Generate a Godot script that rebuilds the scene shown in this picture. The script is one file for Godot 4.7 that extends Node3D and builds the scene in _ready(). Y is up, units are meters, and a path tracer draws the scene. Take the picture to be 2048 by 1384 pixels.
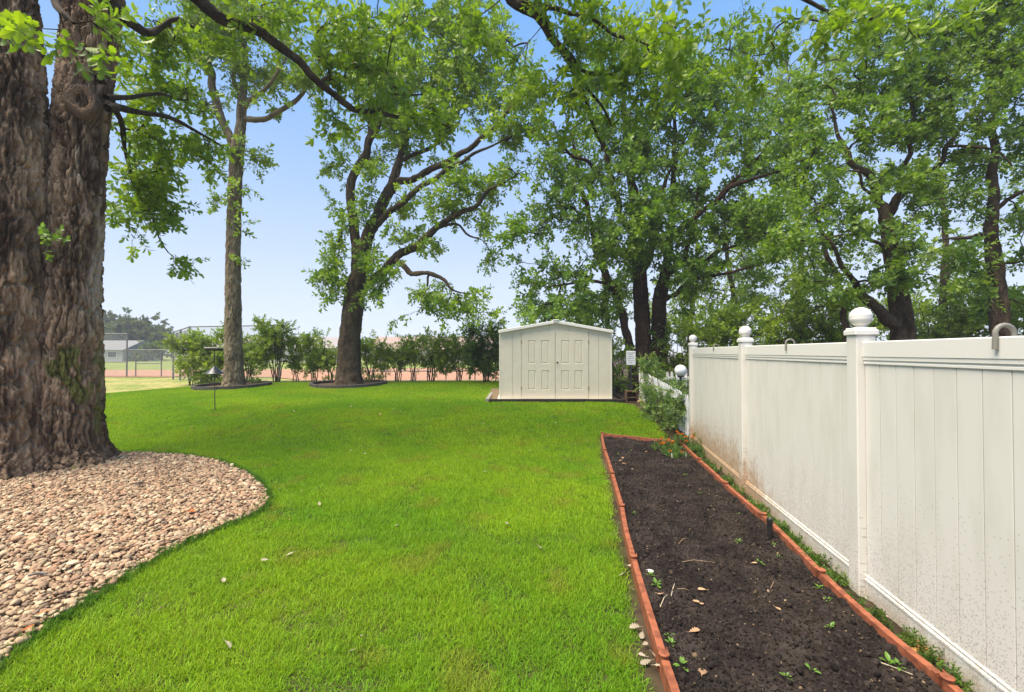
extends Node3D
# A back garden seen down a white vinyl fence: lawn, oaks, shed, planting bed.

const F := 900.0        # focal length in photo pixels (photo 2048 x 1384)
const HOR := 704.0      # horizon row
const EYE := 1.70

var rng := RandomNumberGenerator.new()
var taken := {}
var M := {}

# ---------------------------------------------------------------- mesh builder
class MB:
	var v := PackedVector3Array()
	var n := PackedVector3Array()
	var c := PackedColorArray()
	var t := PackedVector2Array()
	var i := PackedInt32Array()
	var col := Color(1, 1, 1)
	var xf := Transform3D.IDENTITY

	func vert(p: Vector3, nn: Vector3, uv := Vector2.ZERO) -> int:
		v.push_back(xf * p)
		n.push_back((xf.basis * nn).normalized())
		c.push_back(col)
		t.push_back(uv)
		return v.size() - 1

	# corners counter-clockwise as seen from outside
	func quad(a: Vector3, b: Vector3, cc: Vector3, d: Vector3) -> void:
		var nn := (b - a).cross(cc - a)
		if nn.length_squared() < 1e-16:
			nn = (cc - a).cross(d - a)
		var k := vert(a, nn)
		vert(b, nn)
		vert(cc, nn)
		vert(d, nn)
		i.append_array([k, k + 2, k + 1, k, k + 3, k + 2])

	func quad_uv(a: Vector3, b: Vector3, cc: Vector3, d: Vector3, ua: Vector2, ub: Vector2, uc: Vector2, ud: Vector2) -> void:
		var nn := (b - a).cross(cc - a)
		var k := vert(a, nn, ua)
		vert(b, nn, ub)
		vert(cc, nn, uc)
		vert(d, nn, ud)
		i.append_array([k, k + 2, k + 1, k, k + 3, k + 2])

	func tri(a: Vector3, b: Vector3, cc: Vector3) -> void:
		var nn := (b - a).cross(cc - a)
		var k := vert(a, nn)
		vert(b, nn)
		vert(cc, nn)
		i.append_array([k, k + 2, k + 1])

	# box with chamfered edges
	func box(ctr: Vector3, size: Vector3, bev := 0.004, turn := Basis.IDENTITY) -> void:
		var h := size / 2.0
		var b := minf(bev, minf(h.x, minf(h.y, h.z)) * 0.9)
		var pt := func(sx, sy, sz, ax):
			var p := Vector3(sx * (h.x - (0.0 if ax == 0 else b)), sy * (h.y - (0.0 if ax == 1 else b)), sz * (h.z - (0.0 if ax == 2 else b)))
			return ctr + turn * p
		for s in [-1, 1]:
			var f := [pt.call(s, -1, -1, 0), pt.call(s, -1, 1, 0), pt.call(s, 1, 1, 0), pt.call(s, 1, -1, 0)]
			_face(f, turn * Vector3(s, 0, 0))
			f = [pt.call(-1, s, -1, 1), pt.call(1, s, -1, 1), pt.call(1, s, 1, 1), pt.call(-1, s, 1, 1)]
			_face(f, turn * Vector3(0, s, 0))
			f = [pt.call(-1, -1, s, 2), pt.call(1, -1, s, 2), pt.call(1, 1, s, 2), pt.call(-1, 1, s, 2)]
			_face(f, turn * Vector3(0, 0, s))
		for s in [-1, 1]:
			for r in [-1, 1]:
				_face([pt.call(s, r, -1, 0), pt.call(s, r, 1, 0), pt.call(s, r, 1, 1), pt.call(s, r, -1, 1)], turn * Vector3(s, r, 0))
				_face([pt.call(s, -1, r, 0), pt.call(s, 1, r, 0), pt.call(s, 1, r, 2), pt.call(s, -1, r, 2)], turn * Vector3(s, 0, r))
				_face([pt.call(-1, s, r, 1), pt.call(1, s, r, 1), pt.call(1, s, r, 2), pt.call(-1, s, r, 2)], turn * Vector3(0, s, r))
				for q in [-1, 1]:
					_face([pt.call(s, r, q, 0), pt.call(s, r, q, 1), pt.call(s, r, q, 2)], turn * Vector3(s, r, q))

	func _face(f: Array, out: Vector3) -> void:
		var nn: Vector3 = (f[1] - f[0]).cross(f[2] - f[0])
		if nn.dot(out) < 0:
			f.reverse()
			nn = -nn
		var k := v.size()
		for p in f:
			vert(p, nn)
		i.append_array([k, k + 2, k + 1])
		if f.size() == 4:
			i.append_array([k, k + 3, k + 2])

	# round tube along points
	func tube(pts: Array, rads: Array, sides := 8, caps := true) -> void:
		var cnt := pts.size()
		var tang := []
		for k in cnt:
			var a: Vector3 = pts[maxi(k - 1, 0)]
			var b: Vector3 = pts[mini(k + 1, cnt - 1)]
			tang.append((b - a).normalized())
		var ref := Vector3.UP if absf(tang[0].y) < 0.9 else Vector3.RIGHT
		var side: Vector3 = tang[0].cross(ref).normalized()
		var base := v.size()
		for k in cnt:
			var tg: Vector3 = tang[k]
			side = (side - tg * side.dot(tg)).normalized()
			var up := tg.cross(side)
			for j in sides + 1:
				var a := TAU * j / sides
				var d := side * cos(a) + up * sin(a)
				vert(pts[k] + d * rads[k], d, Vector2(float(j) / sides, float(k) / (cnt - 1)))
		for k in cnt - 1:
			for j in sides:
				var p := base + k * (sides + 1) + j
				var q := p + sides + 1
				i.append_array([p, q, p + 1, p + 1, q, q + 1])
		if caps:
			for e in [0, cnt - 1]:
				var s := -1.0 if e == 0 else 1.0
				var k0 := vert(pts[e], tang[e] * s)
				for j in sides + 1:
					vert(v_raw(base + e * (sides + 1) + j), tang[e] * s)
				for j in sides:
					if e == 0:
						i.append_array([k0, k0 + 1 + j, k0 + 2 + j])
					else:
						i.append_array([k0, k0 + 2 + j, k0 + 1 + j])

	func v_raw(k: int) -> Vector3:
		return xf.affine_inverse() * v[k]

	# profile: [radius, height] from bottom to top, outside
	func lathe(ctr: Vector3, prof: Array, sides := 24) -> void:
		var base := v.size()
		var m := prof.size()
		for k in m:
			var a: Vector2 = prof[maxi(k - 1, 0)]
			var b: Vector2 = prof[mini(k + 1, m - 1)]
			var d := b - a
			var nr := Vector2(d.y, -d.x).normalized()
			for j in sides + 1:
				var ang := TAU * j / sides
				var r := Vector3(cos(ang), 0, sin(ang))
				vert(ctr + r * prof[k].x + Vector3(0, prof[k].y, 0), r * nr.x + Vector3(0, nr.y, 0))
		for k in m - 1:
			for j in sides:
				var p := base + k * (sides + 1) + j
				var q := p + sides + 1
				i.append_array([p, p + 1, q, p + 1, q + 1, q])

	func ball(ctr: Vector3, r: float, sides := 28) -> void:
		var prof := []
		for k in 15:
			var a := -PI / 2 + PI * k / 14.0
			prof.append(Vector2(maxf(cos(a) * r, 0.00001), sin(a) * r))
		lathe(ctr, prof, sides)

	# extrude a closed outline (x, y, counter-clockwise seen from +z) along z from z0 to z1
	func prism(outline: PackedVector2Array, z0: float, z1: float, turn := Transform3D.IDENTITY) -> void:
		var tris := Geometry2D.triangulate_polygon(outline)
		for k in range(0, tris.size(), 3):
			var a := outline[tris[k]]
			var b := outline[tris[k + 1]]
			var cc := outline[tris[k + 2]]
			if (b - a).cross(cc - a) < 0:
				var s := b
				b = cc
				cc = s
			tri(turn * Vector3(a.x, a.y, z1), turn * Vector3(b.x, b.y, z1), turn * Vector3(cc.x, cc.y, z1))
			tri(turn * Vector3(a.x, a.y, z0), turn * Vector3(cc.x, cc.y, z0), turn * Vector3(b.x, b.y, z0))
		var m := outline.size()
		for k in m:
			var a := outline[k]
			var b := outline[(k + 1) % m]
			quad(turn * Vector3(a.x, a.y, z0), turn * Vector3(b.x, b.y, z0), turn * Vector3(b.x, b.y, z1), turn * Vector3(a.x, a.y, z1))

	# surface from a grid of points [rows][cols]; normal side given by (along row) x (along col)
	func sheet(pts: PackedVector3Array, rows: int, cols: int, cols_col := PackedColorArray(), flip := false, uv := PackedVector2Array()) -> void:
		var base := v.size()
		for r in rows:
			for q in cols:
				var l := pts[r * cols + maxi(q - 1, 0)]
				var rr := pts[r * cols + mini(q + 1, cols - 1)]
				var d := pts[maxi(r - 1, 0) * cols + q]
				var u := pts[mini(r + 1, rows - 1) * cols + q]
				var nn := (rr - l).cross(u - d)
				if flip:
					nn = -nn
				v.push_back(pts[r * cols + q])
				n.push_back(nn.normalized())
				c.push_back(cols_col[r * cols + q] if cols_col.size() else col)
				t.push_back(uv[r * cols + q] if uv.size() else Vector2.ZERO)
		for r in rows - 1:
			for q in cols - 1:
				var p := base + r * cols + q
				var a := p + cols
				if flip:
					i.append_array([p, p + 1, a, p + 1, a + 1, a])
				else:
					i.append_array([p, a, p + 1, p + 1, a, a + 1])

	func mesh(org := Vector3.ZERO) -> ArrayMesh:
		var arr := []
		arr.resize(Mesh.ARRAY_MAX)
		var w := v
		if org != Vector3.ZERO:
			w = PackedVector3Array()
			w.resize(v.size())
			for k in v.size():
				w[k] = v[k] - org
		arr[Mesh.ARRAY_VERTEX] = w
		arr[Mesh.ARRAY_NORMAL] = n
		arr[Mesh.ARRAY_COLOR] = c
		arr[Mesh.ARRAY_TEX_UV] = t
		arr[Mesh.ARRAY_INDEX] = i
		var m := ArrayMesh.new()
		m.add_surface_from_arrays(Mesh.PRIMITIVE_TRIANGLES, arr)
		return m

# copies of one mesh, gathered before they become a MultiMesh
class CopyList:
	var buf := PackedFloat32Array()
	var cnt := 0
	func add(b: Basis, o: Vector3, col: Color) -> void:
		buf.append_array([b.x.x, b.y.x, b.z.x, o.x, b.x.y, b.y.y, b.z.y, o.y, b.x.z, b.y.z, b.z.z, o.z, col.r, col.g, col.b, 1.0])
		cnt += 1

# ---------------------------------------------------------------- naming and tagging
func numbered(nm: String) -> String:
	if not taken.has(nm):
		taken[nm] = 0
		return nm
	taken[nm] += 1
	return "%s_%03d" % [nm, taken[nm]]

func tag(o: Node, label: String, category := "", group := "", kind := "") -> Node:
	if label:
		o.set_meta("label", label)
	if category:
		o.set_meta("category", category)
	if group:
		o.set_meta("group", group)
	if kind:
		o.set_meta("kind", kind)
	return o

func thing(nm: String, label: String, category: String, at := Vector3.ZERO, group := "") -> Node3D:
	var o := Node3D.new()
	o.name = numbered(nm)
	add_child(o)
	o.position = at
	tag(o, label, category, group)
	return o

func part(parent: Node3D, nm: String, b: MB, m: Material) -> MeshInstance3D:
	var o := MeshInstance3D.new()
	o.name = nm if parent != self else numbered(nm)
	o.mesh = b.mesh(parent.global_position)
	o.mesh.surface_set_material(0, m)
	parent.add_child(o, true)
	return o

func single(nm: String, b: MB, m: Material, at: Vector3, label: String, category: String, group := "") -> MeshInstance3D:
	var o := MeshInstance3D.new()
	o.name = numbered(nm)
	o.mesh = b.mesh(at)
	o.mesh.surface_set_material(0, m)
	add_child(o)
	o.position = at
	tag(o, label, category, group)
	return o

func structure(nm: String, b: MB, m: Material) -> MeshInstance3D:
	var o := part(self, nm, b, m)
	o.set_meta("kind", "structure")
	return o

func many(parent: Node3D, nm: String, mesh: Mesh, m: Material, cp: CopyList) -> MultiMeshInstance3D:
	var o := MultiMeshInstance3D.new()
	o.name = nm if parent != self else numbered(nm)
	var mm := MultiMesh.new()
	mm.transform_format = MultiMesh.TRANSFORM_3D
	mm.use_colors = true
	mm.mesh = mesh
	mm.instance_count = cp.cnt
	mm.buffer = cp.buf
	o.multimesh = mm
	o.material_override = m
	parent.add_child(o, true)
	o.set_meta("kind", "stuff")
	o.position = -parent.global_position
	return o

# ---------------------------------------------------------------- places
func P(px: float, py: float, d: float) -> Vector3:
	return Vector3((px - 1024.0) / F * d, EYE - (py - HOR) / F * d, -d)

func gh(x: float, d: float) -> float:
	var e := 0.37 * smoothstep(7.0, 12.4, d) + 0.13 * smoothstep(12.4, 16.5, d) - 0.30 * smoothstep(18.6, 24.0, d)
	e += 0.07 * exp(-((x + 1.9) * (x + 1.9) / 4.0 + (d - 15.8) * (d - 15.8) / 5.0))
	e -= 0.16 * smoothstep(-9.0, -14.0, x) * smoothstep(11.0, 14.0, d) * (1.0 - smoothstep(18.0, 22.0, d))
	return e

func gp(x: float, d: float, up := 0.0) -> Vector3:
	return Vector3(x, gh(x, d) + up, -d)

# the point of the ground seen at a photo pixel
func GP(px: float, py: float) -> Vector3:
	var d := EYE * F / maxf(py - HOR, 8.0)
	for k in 30:
		var x := (px - 1024.0) / F * d
		d = lerpf(d, (EYE - gh(x, d)) * F / maxf(py - HOR, 8.0), 0.6)
	return gp((px - 1024.0) / F * d, d)

func rnd(a: float, b: float) -> float:
	return rng.randf_range(a, b)

func rdir() -> Vector3:
	var z := rng.randf_range(-1.0, 1.0)
	var a := rng.randf() * TAU
	var s := sqrt(1.0 - z * z)
	return Vector3(s * cos(a), z, s * sin(a))

func frame_y(y: Vector3, spin: float) -> Basis:
	y = y.normalized()
	var ref := Vector3.RIGHT if absf(y.x) < 0.8 else Vector3.FORWARD
	var x := ref.cross(y).normalized()
	return Basis(x, y, x.cross(y)).rotated(y, spin)

func spline(pts: Array, step: float) -> Array:
	# Catmull-Rom through arrays of floats [x, y, z, r ...]
	var out := []
	for k in pts.size() - 1:
		var p0: Array = pts[maxi(k - 1, 0)]
		var p1: Array = pts[k]
		var p2: Array = pts[k + 1]
		var p3: Array = pts[mini(k + 2, pts.size() - 1)]
		var len_ := Vector3(p1[0], p1[1], p1[2]).distance_to(Vector3(p2[0], p2[1], p2[2]))
		var m := maxi(1, int(ceil(len_ / step)))
		for j in m:
			var u := float(j) / m
			var row := []
			for q in p1.size():
				row.append(cubic_interpolate(p1[q], p2[q], p0[q], p3[q], u))
			out.append(row)
	out.append(pts[-1])
	return out

# ---------------------------------------------------------------- materials
func lin(r: float, g: float, b: float) -> Color:
	return Color(r, g, b).linear_to_srgb()

func mat(nm: String, col: Color, rough := 0.7, spec := 0.5) -> StandardMaterial3D:
	var m := StandardMaterial3D.new()
	m.resource_name = nm
	m.albedo_color = col
	m.roughness = rough
	m.metallic_specular = spec
	M[nm] = m
	return m

func fnl(seed_: int, freq: float, oct := 3, kind := FastNoiseLite.TYPE_SIMPLEX_SMOOTH) -> FastNoiseLite:
	var f := FastNoiseLite.new()
	f.seed = seed_
	f.noise_type = kind
	f.frequency = freq
	f.fractal_octaves = oct
	f.fractal_type = FastNoiseLite.FRACTAL_FBM if oct > 1 else FastNoiseLite.FRACTAL_NONE
	return f

# grey noise picture, values spread between lo and hi (linear factors written as sRGB)
func grain(seed_: int, size: int, freq: float, oct: int, lo: Color, hi: Color) -> ImageTexture:
	var src := fnl(seed_, freq, oct).get_seamless_image(size, size)
	src.convert(Image.FORMAT_L8)
	var d := src.get_data()
	var out := PackedByteArray()
	out.resize(size * size * 3)
	var ramp := []
	for k in 256:
		var cc := lo.lerp(hi, smoothstep(0.15, 0.85, k / 255.0)).linear_to_srgb()
		ramp.append([int(clampf(cc.r, 0, 1) * 255), int(clampf(cc.g, 0, 1) * 255), int(clampf(cc.b, 0, 1) * 255)])
	for k in size * size:
		var q: Array = ramp[d[k]]
		out[k * 3] = q[0]
		out[k * 3 + 1] = q[1]
		out[k * 3 + 2] = q[2]
	return ImageTexture.create_from_image(Image.create_from_data(size, size, false, Image.FORMAT_RGB8, out))

func grey(seed_: int, size: int, freq: float, oct: int) -> ImageTexture:
	var src := fnl(seed_, freq, oct).get_seamless_image(size, size)
	return ImageTexture.create_from_image(src)

func tri_tex(m: StandardMaterial3D, tex: Texture2D, scale: float, bump: Texture2D = null, bump_cm := 0.0) -> void:
	m.albedo_texture = tex
	m.uv1_triplanar = true
	m.uv1_world_triplanar = true
	m.uv1_scale = Vector3.ONE * scale
	if bump:
		m.heightmap_enabled = true
		m.heightmap_texture = bump
		m.heightmap_scale = bump_cm

func make_materials() -> void:
	var m := mat("bark", Color.WHITE, 0.92, 0.25)
	m.vertex_color_use_as_albedo = true
	tri_tex(m, grain(3, 256, 0.03, 4, Color(0.55, 0.53, 0.5), Color(1.15, 1.15, 1.15)), 1.7, grey(5, 256, 0.045, 4), 1.2)
	m.uv1_scale = Vector3(2.4, 0.8, 2.4)
	m = mat("leaf", Color.WHITE, 0.4, 0.5)
	m.vertex_color_use_as_albedo = true
	m.backlight_enabled = true
	m.backlight = Color(0.97, 1.0, 0.6)
	m = mat("grass", Color.WHITE, 0.6, 0.35)
	m.vertex_color_use_as_albedo = true
	m.backlight_enabled = true
	m.backlight = Color(0.9, 0.95, 0.5)
	m = mat("ground", Color.WHITE, 0.95, 0.2)
	m.vertex_color_use_as_albedo = true
	tri_tex(m, grain(7, 512, 0.02, 5, Color(0.6, 0.6, 0.6), Color(1.2, 1.2, 1.2)), 0.35)
	m = mat("soil", Color.WHITE, 0.95, 0.25)
	m.vertex_color_use_as_albedo = true
	tri_tex(m, grain(9, 512, 0.03, 5, Color(0.5, 0.48, 0.46), Color(1.35, 1.3, 1.25)), 1.3, grey(10, 256, 0.05, 5), 0.8)
	m = mat("stone", Color.WHITE, 0.75, 0.35)
	m.vertex_color_use_as_albedo = true
	tri_tex(m, grain(11, 256, 0.03, 4, Color(0.75, 0.73, 0.7), Color(1.12, 1.12, 1.1)), 9.0)
	m.uv1_world_triplanar = true
	m = mat("vinyl", lin(0.69, 0.675, 0.635), 0.4, 0.5)
	m = mat("vinyl_dirty", Color.WHITE, 0.45, 0.45)
	m = mat("shed_wall", lin(0.72, 0.645, 0.50), 0.55, 0.4)
	tri_tex(m, grain(13, 256, 0.012, 4, Color(0.965, 0.965, 0.96), Color(1.02, 1.02, 1.02)), 0.8)
	m = mat("shed_trim", lin(0.80, 0.74, 0.62), 0.5, 0.4)
	m = mat("shed_roof", lin(0.78, 0.76, 0.70), 0.45, 0.5)
	m = mat("concrete", lin(0.55, 0.51, 0.45), 0.9, 0.3)
	tri_tex(m, grain(15, 256, 0.04, 4, Color(0.7, 0.69, 0.67), Color(1.1, 1.1, 1.1)), 1.6)
	m = mat("terracotta", lin(0.31, 0.10, 0.05), 0.55, 0.4)
	tri_tex(m, grain(17, 256, 0.02, 4, Color(0.55, 0.56, 0.58), Color(1.2, 1.18, 1.16)), 2.2)
	m = mat("black_plastic", lin(0.015, 0.016, 0.016), 0.45, 0.5)
	m = mat("dark_metal", lin(0.03, 0.032, 0.035), 0.5, 0.5)
	m = mat("brass", lin(0.35, 0.27, 0.12), 0.4, 0.5)
	m.metallic = 0.7
	m = mat("galvanised", lin(0.17, 0.175, 0.18), 0.5, 0.5)
	m.metallic = 0.4
	m = mat("steel", lin(0.06, 0.063, 0.07), 0.35, 0.6)
	m.metallic = 0.5
	m = mat("hook_metal", lin(0.20, 0.19, 0.16), 0.5, 0.5)
	m = mat("white_paint", lin(0.76, 0.76, 0.74), 0.55, 0.4)
	tri_tex(m, grain(19, 256, 0.03, 4, Color(0.84, 0.83, 0.8), Color(1.04, 1.04, 1.04)), 1.5)
	m = mat("timber", Color.WHITE, 0.9, 0.25)
	m.vertex_color_use_as_albedo = true
	tri_tex(m, grain(21, 256, 0.03, 4, Color(0.6, 0.6, 0.6), Color(1.2, 1.2, 1.2)), 2.0)
	m = mat("plain", Color.WHITE, 0.75, 0.35)
	m.vertex_color_use_as_albedo = true
	m = mat("petal", Color.WHITE, 0.6, 0.3)
	m.vertex_color_use_as_albedo = true
	m.backlight_enabled = true
	m.backlight = Color(0.6, 0.5, 0.4)
	m = mat("globe", lin(0.80, 0.80, 0.80), 0.3, 0.5)
	m = mat("window_glass", lin(0.03, 0.035, 0.04), 0.1, 0.5)

# ---------------------------------------------------------------- leaves
const OAK := [[0.0, 0.02], [0.16, 0.08], [0.27, 0.22], [0.35, 0.12], [0.47, 0.31], [0.56, 0.17], [0.68, 0.33], [0.78, 0.19], [0.88, 0.22], [1.0, 0.0]]
const OAK_FAR := [[0.0, 0.03], [0.28, 0.24], [0.4, 0.15], [0.66, 0.34], [0.86, 0.2], [1.0, 0.0]]
const OVAL := [[0.0, 0.02], [0.25, 0.22], [0.55, 0.27], [0.82, 0.15], [1.0, 0.0]]
const NARROW := [[0.0, 0.02], [0.3, 0.13], [0.65, 0.12], [1.0, 0.0]]

# one leaf as two folded, curved halves; stalk at o, tip along dir, face along up
func leaf(b: MB, o: Vector3, dir: Vector3, up: Vector3, len_: float, shape: Array, fold := 0.25, droop := 0.35) -> void:
	var side := dir.cross(up).normalized()
	up = side.cross(dir).normalized()
	var m := shape.size()
	for s in [-1.0, 1.0]:
		var base := b.v.size()
		for k in m:
			var x: float = shape[k][0]
			var w: float = shape[k][1]
			var mid: Vector3 = o + dir * (x * len_) - up * (droop * x * x * len_)
			var nn: Vector3 = (up + dir * (2.0 * droop * x) - side * (s * fold)).normalized()
			b.vert(mid, nn)
			b.vert(mid + side * (s * w * len_) + up * (fold * w * len_), nn)
		for k in m - 1:
			var p := base + k * 2
			if s > 0:
				b.i.append_array([p, p + 2, p + 1, p + 1, p + 2, p + 3])
			else:
				b.i.append_array([p, p + 1, p + 2, p + 1, p + 3, p + 2])

# leaves round a short twig that runs along +Y
func spray(sd: int, n: int, twig: float, size: float, shape: Array, twig_r := 0.003) -> ArrayMesh:
	var keep := rng.seed
	var st := rng.state
	rng.seed = sd
	var b := MB.new()
	b.col = Color(0.22, 0.16, 0.10)
	b.tube([Vector3(0, -0.06, 0), Vector3(0.006, twig * 0.5, 0.004), Vector3(0, twig, 0)], [twig_r, twig_r * 0.8, twig_r * 0.5], 3, false)
	for k in n:
		var f := 0.25 + 0.75 * float(k) / n
		var az := k * 2.4 + rnd(-0.5, 0.5)
		var out := Vector3(cos(az), 0, sin(az))
		var ang := rnd(0.7, 1.35) * (1.0 - 0.45 * f)
		if k == n - 1:
			ang = 0.2
		var dir := (Vector3.UP * cos(ang) + out * sin(ang)).normalized()
		var up := (Vector3.UP * sin(ang) - out * cos(ang) + rdir() * 0.55).normalized()
		var tone := rnd(0.82, 1.18)
		b.col = Color(tone * rnd(0.92, 1.1), tone, tone * rnd(0.85, 1.1))
		leaf(b, Vector3(0, twig * f, 0) + dir * 0.012, dir, up, size * rnd(0.72, 1.15), shape, rnd(0.1, 0.4), rnd(0.1, 0.5))
	rng.seed = keep
	rng.state = st
	return b.mesh()

var sprays := {}
func spray_set(kind: String) -> Array:
	if not sprays.has(kind):
		var out := []
		for k in 3:
			match kind:
				"oak": out.append(spray(101 + k, 9, 0.36, 0.135, OAK))
				"oak_far": out.append(spray(111 + k, 9, 0.42, 0.140, OAK_FAR))
				"maple": out.append(spray(121 + k, 9, 0.36, 0.115, OAK_FAR))
				"bush": out.append(spray(131 + k, 12, 0.28, 0.08, OVAL))
				"small": out.append(spray(141 + k, 14, 0.18, 0.045, OVAL, 0.002))
				"fine": out.append(spray(151 + k, 16, 0.16, 0.05, NARROW, 0.002))
				"fat": out.append(spray(161 + k, 16, 0.5, 0.24, OAK_FAR, 0.006))
		sprays[kind] = out
	return sprays[kind]

# ---------------------------------------------------------------- branching skeletons
class Skel:
	var pos := PackedVector3Array()
	var par := PackedInt32Array()
	var rad := PackedFloat32Array()
	var limb := PackedByteArray()
	var tips := PackedInt32Array()
	var hue := PackedFloat32Array()   # leaf colour of each twig, at random
	var grid := {}
	func key(p: Vector3) -> Vector3i:
		return Vector3i((p / 0.9).floor())
	func add(p: Vector3, parent: int, r: float, is_limb: bool) -> int:
		pos.push_back(p)
		par.push_back(parent)
		rad.push_back(r)
		limb.push_back(1 if is_limb else 0)
		var k := key(p)
		if not grid.has(k):
			grid[k] = PackedInt32Array()
		grid[k].push_back(pos.size() - 1)
		return pos.size() - 1
	func nearest(p: Vector3) -> int:
		var k := key(p)
		var best := -1
		var bd := 1e9
		for r in [1, 2, 4]:
			for x in range(-r, r + 1):
				for y in range(-r, r + 1):
					for z in range(-r, r + 1):
						var kk := k + Vector3i(x, y, z)
						if grid.has(kk):
							for j in grid[kk]:
								var dd := pos[j].distance_squared_to(p)
								if dd < bd:
									bd = dd
									best = j
			if best >= 0:
				return best
		for j in pos.size():
			var dd := pos[j].distance_squared_to(p)
			if dd < bd:
				bd = dd
				best = j
		return best

# limb given as rows [px, py, depth, radius]
func limb_points(rows: Array) -> Array:
	var out := []
	for r in rows:
		var p := P(r[0], r[1], r[2])
		out.append([p.x, p.y, p.z, r[3]])
	return out

func add_limb(s: Skel, rows: Array, worldly := false) -> Array:
	var pts := spline(rows if worldly else limb_points(rows), 0.22)
	var parent := -1
	var path := []
	var wob := rng.randf() * 100.0
	for k in pts.size():
		var q: Array = pts[k]
		var p := Vector3(q[0], q[1], q[2])
		if q[3] < 0.14 and k > 0 and k < pts.size() - 1:
			p += Vector3(sin(k * 1.3 + wob), sin(k * 0.9 + wob * 2.0) * 0.7, cos(k * 1.1 + wob)) * 0.03
		if k == 0 and s.pos.size() > 0:
			parent = s.nearest(p)
		parent = s.add(p, parent, q[3], true)
		path.append([p, q[3]])
	return path

# tube with a furrowed, uneven surface
func rough_tube(b: MB, path0: Array, sides: int, bump: float, seed_: float, tone: Callable) -> void:
	var nz := fnl(int(seed_), 3.0, 3)
	var rid := fnl(int(seed_) + 50, 1.0, 2)
	var path := []
	var thick: float = path0[0][1]
	for k in path0.size() - 1:
		var m := 1
		if path0[k][1] > 0.05:
			m = 4 if path0[k][1] > 0.14 else 2
		for j in m:
			path.append([path0[k][0].lerp(path0[k + 1][0], float(j) / m), lerpf(path0[k][1], path0[k + 1][1], float(j) / m)])
	path.append(path0[-1])
	if thick > 0.16:
		sides = 56
	elif thick > 0.06:
		sides = 22
	var cnt := path.size()
	var side := Vector3.ZERO
	var pts := PackedVector3Array()
	var cols := PackedColorArray()
	var along := 0.0
	for k in cnt:
		var a: Vector3 = path[maxi(k - 1, 0)][0]
		var e: Vector3 = path[mini(k + 1, cnt - 1)][0]
		var tg := (e - a).normalized()
		if k == 0:
			side = tg.cross(Vector3.FORWARD if absf(tg.z) < 0.9 else Vector3.RIGHT).normalized()
		else:
			along += path[k][0].distance_to(path[k - 1][0])
		side = (side - tg * side.dot(tg)).normalized()
		var up := tg.cross(side)
		var r: float = path[k][1]
		var fq := 5.0 * clampf(r / 0.16, 0.35, 1.6)
		for j in sides + 1:
			var an := TAU * (j % sides) / sides
			var d := side * cos(an) + up * sin(an)
			var p: Vector3 = path[k][0] + d * r
			var w := nz.get_noise_3d(p.x * 1.6, p.y * 0.7, p.z * 1.6)
			# furrows that run along the limb
			var g := 1.0 - absf(rid.get_noise_3d(cos(an) * fq, along * 1.9 + w * 0.35, sin(an) * fq)) * 2.6
			var crack := smoothstep(0.35, 0.95, g)
			pts.push_back(p + d * (w * bump * minf(1.0, r / 0.12) - crack * minf(0.035, r * 0.16)))
			cols.push_back(tone.call(p, w))
	b.sheet(pts, cnt, sides + 1, cols)

# blobs: [px, py, depth, rx px, ry px, rz m, density factor]
func grow(s: Skel, blobs: Array, dens: float, droop := 0.12) -> void:
	var todo := []
	for q in blobs:
		var ctr := P(q[0], q[1], q[2])
		var sc: float = q[2] / F
		var rx: float = q[3] * sc
		var ry: float = q[4] * sc
		var rz: float = q[5]
		var f: float = q[6] if q.size() > 6 else 1.0
		var cnt := maxi(2, int(dens * f * 4.19 * rx * ry * rz))
		# leaves gather in clumps within the blob
		var clumps := []
		for k in maxi(3, cnt / 5):
			clumps.append(rdir() * pow(rng.randf(), 0.38))
		for k in cnt:
			var u: Vector3 = clumps[rng.randi() % clumps.size()] + rdir() * rng.randf() * 0.55
			var tip := ctr + Vector3(u.x * rx, u.y * ry, u.z * rz)
			todo.append([tip, rnd(0.0, 1.0)])
	var order := []
	for k in todo.size():
		var nn := s.nearest(todo[k][0])
		order.append([s.pos[nn].distance_squared_to(todo[k][0]), k])
	order.sort_custom(func(a, b): return a[0] < b[0])
	for o in order:
		var tip: Vector3 = todo[o[1]][0]
		var p := s.nearest(tip)
		var from := s.pos[p]
		var len_ := from.distance_to(tip)
		var m := clampi(int(ceil(len_ / 0.28)), 1, 14)
		var bow := Vector3.UP * (len_ * droop) + rdir() * len_ * 0.12
		var parent := p
		for k in m:
			var u := float(k + 1) / m
			var q := from.lerp(tip, u) + bow * (u * (1.0 - u) * 3.0)
			if k < m - 1:
				q += rdir() * 0.035
			parent = s.add(q, parent, 0.0, false)
		s.tips.push_back(parent)
		s.hue.push_back(todo[o[1]][1])

func thicken(s: Skel, r0 := 0.0038) -> void:
	var acc := PackedFloat32Array()
	acc.resize(s.pos.size())
	for k in s.tips:
		acc[k] += 1.0
	for k in range(s.pos.size() - 1, -1, -1):
		if s.par[k] >= 0:
			acc[s.par[k]] += acc[k]
		if not s.limb[k]:
			s.rad[k] = minf(r0 * pow(maxf(acc[k], 1.0), 0.48), 0.06)

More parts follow.
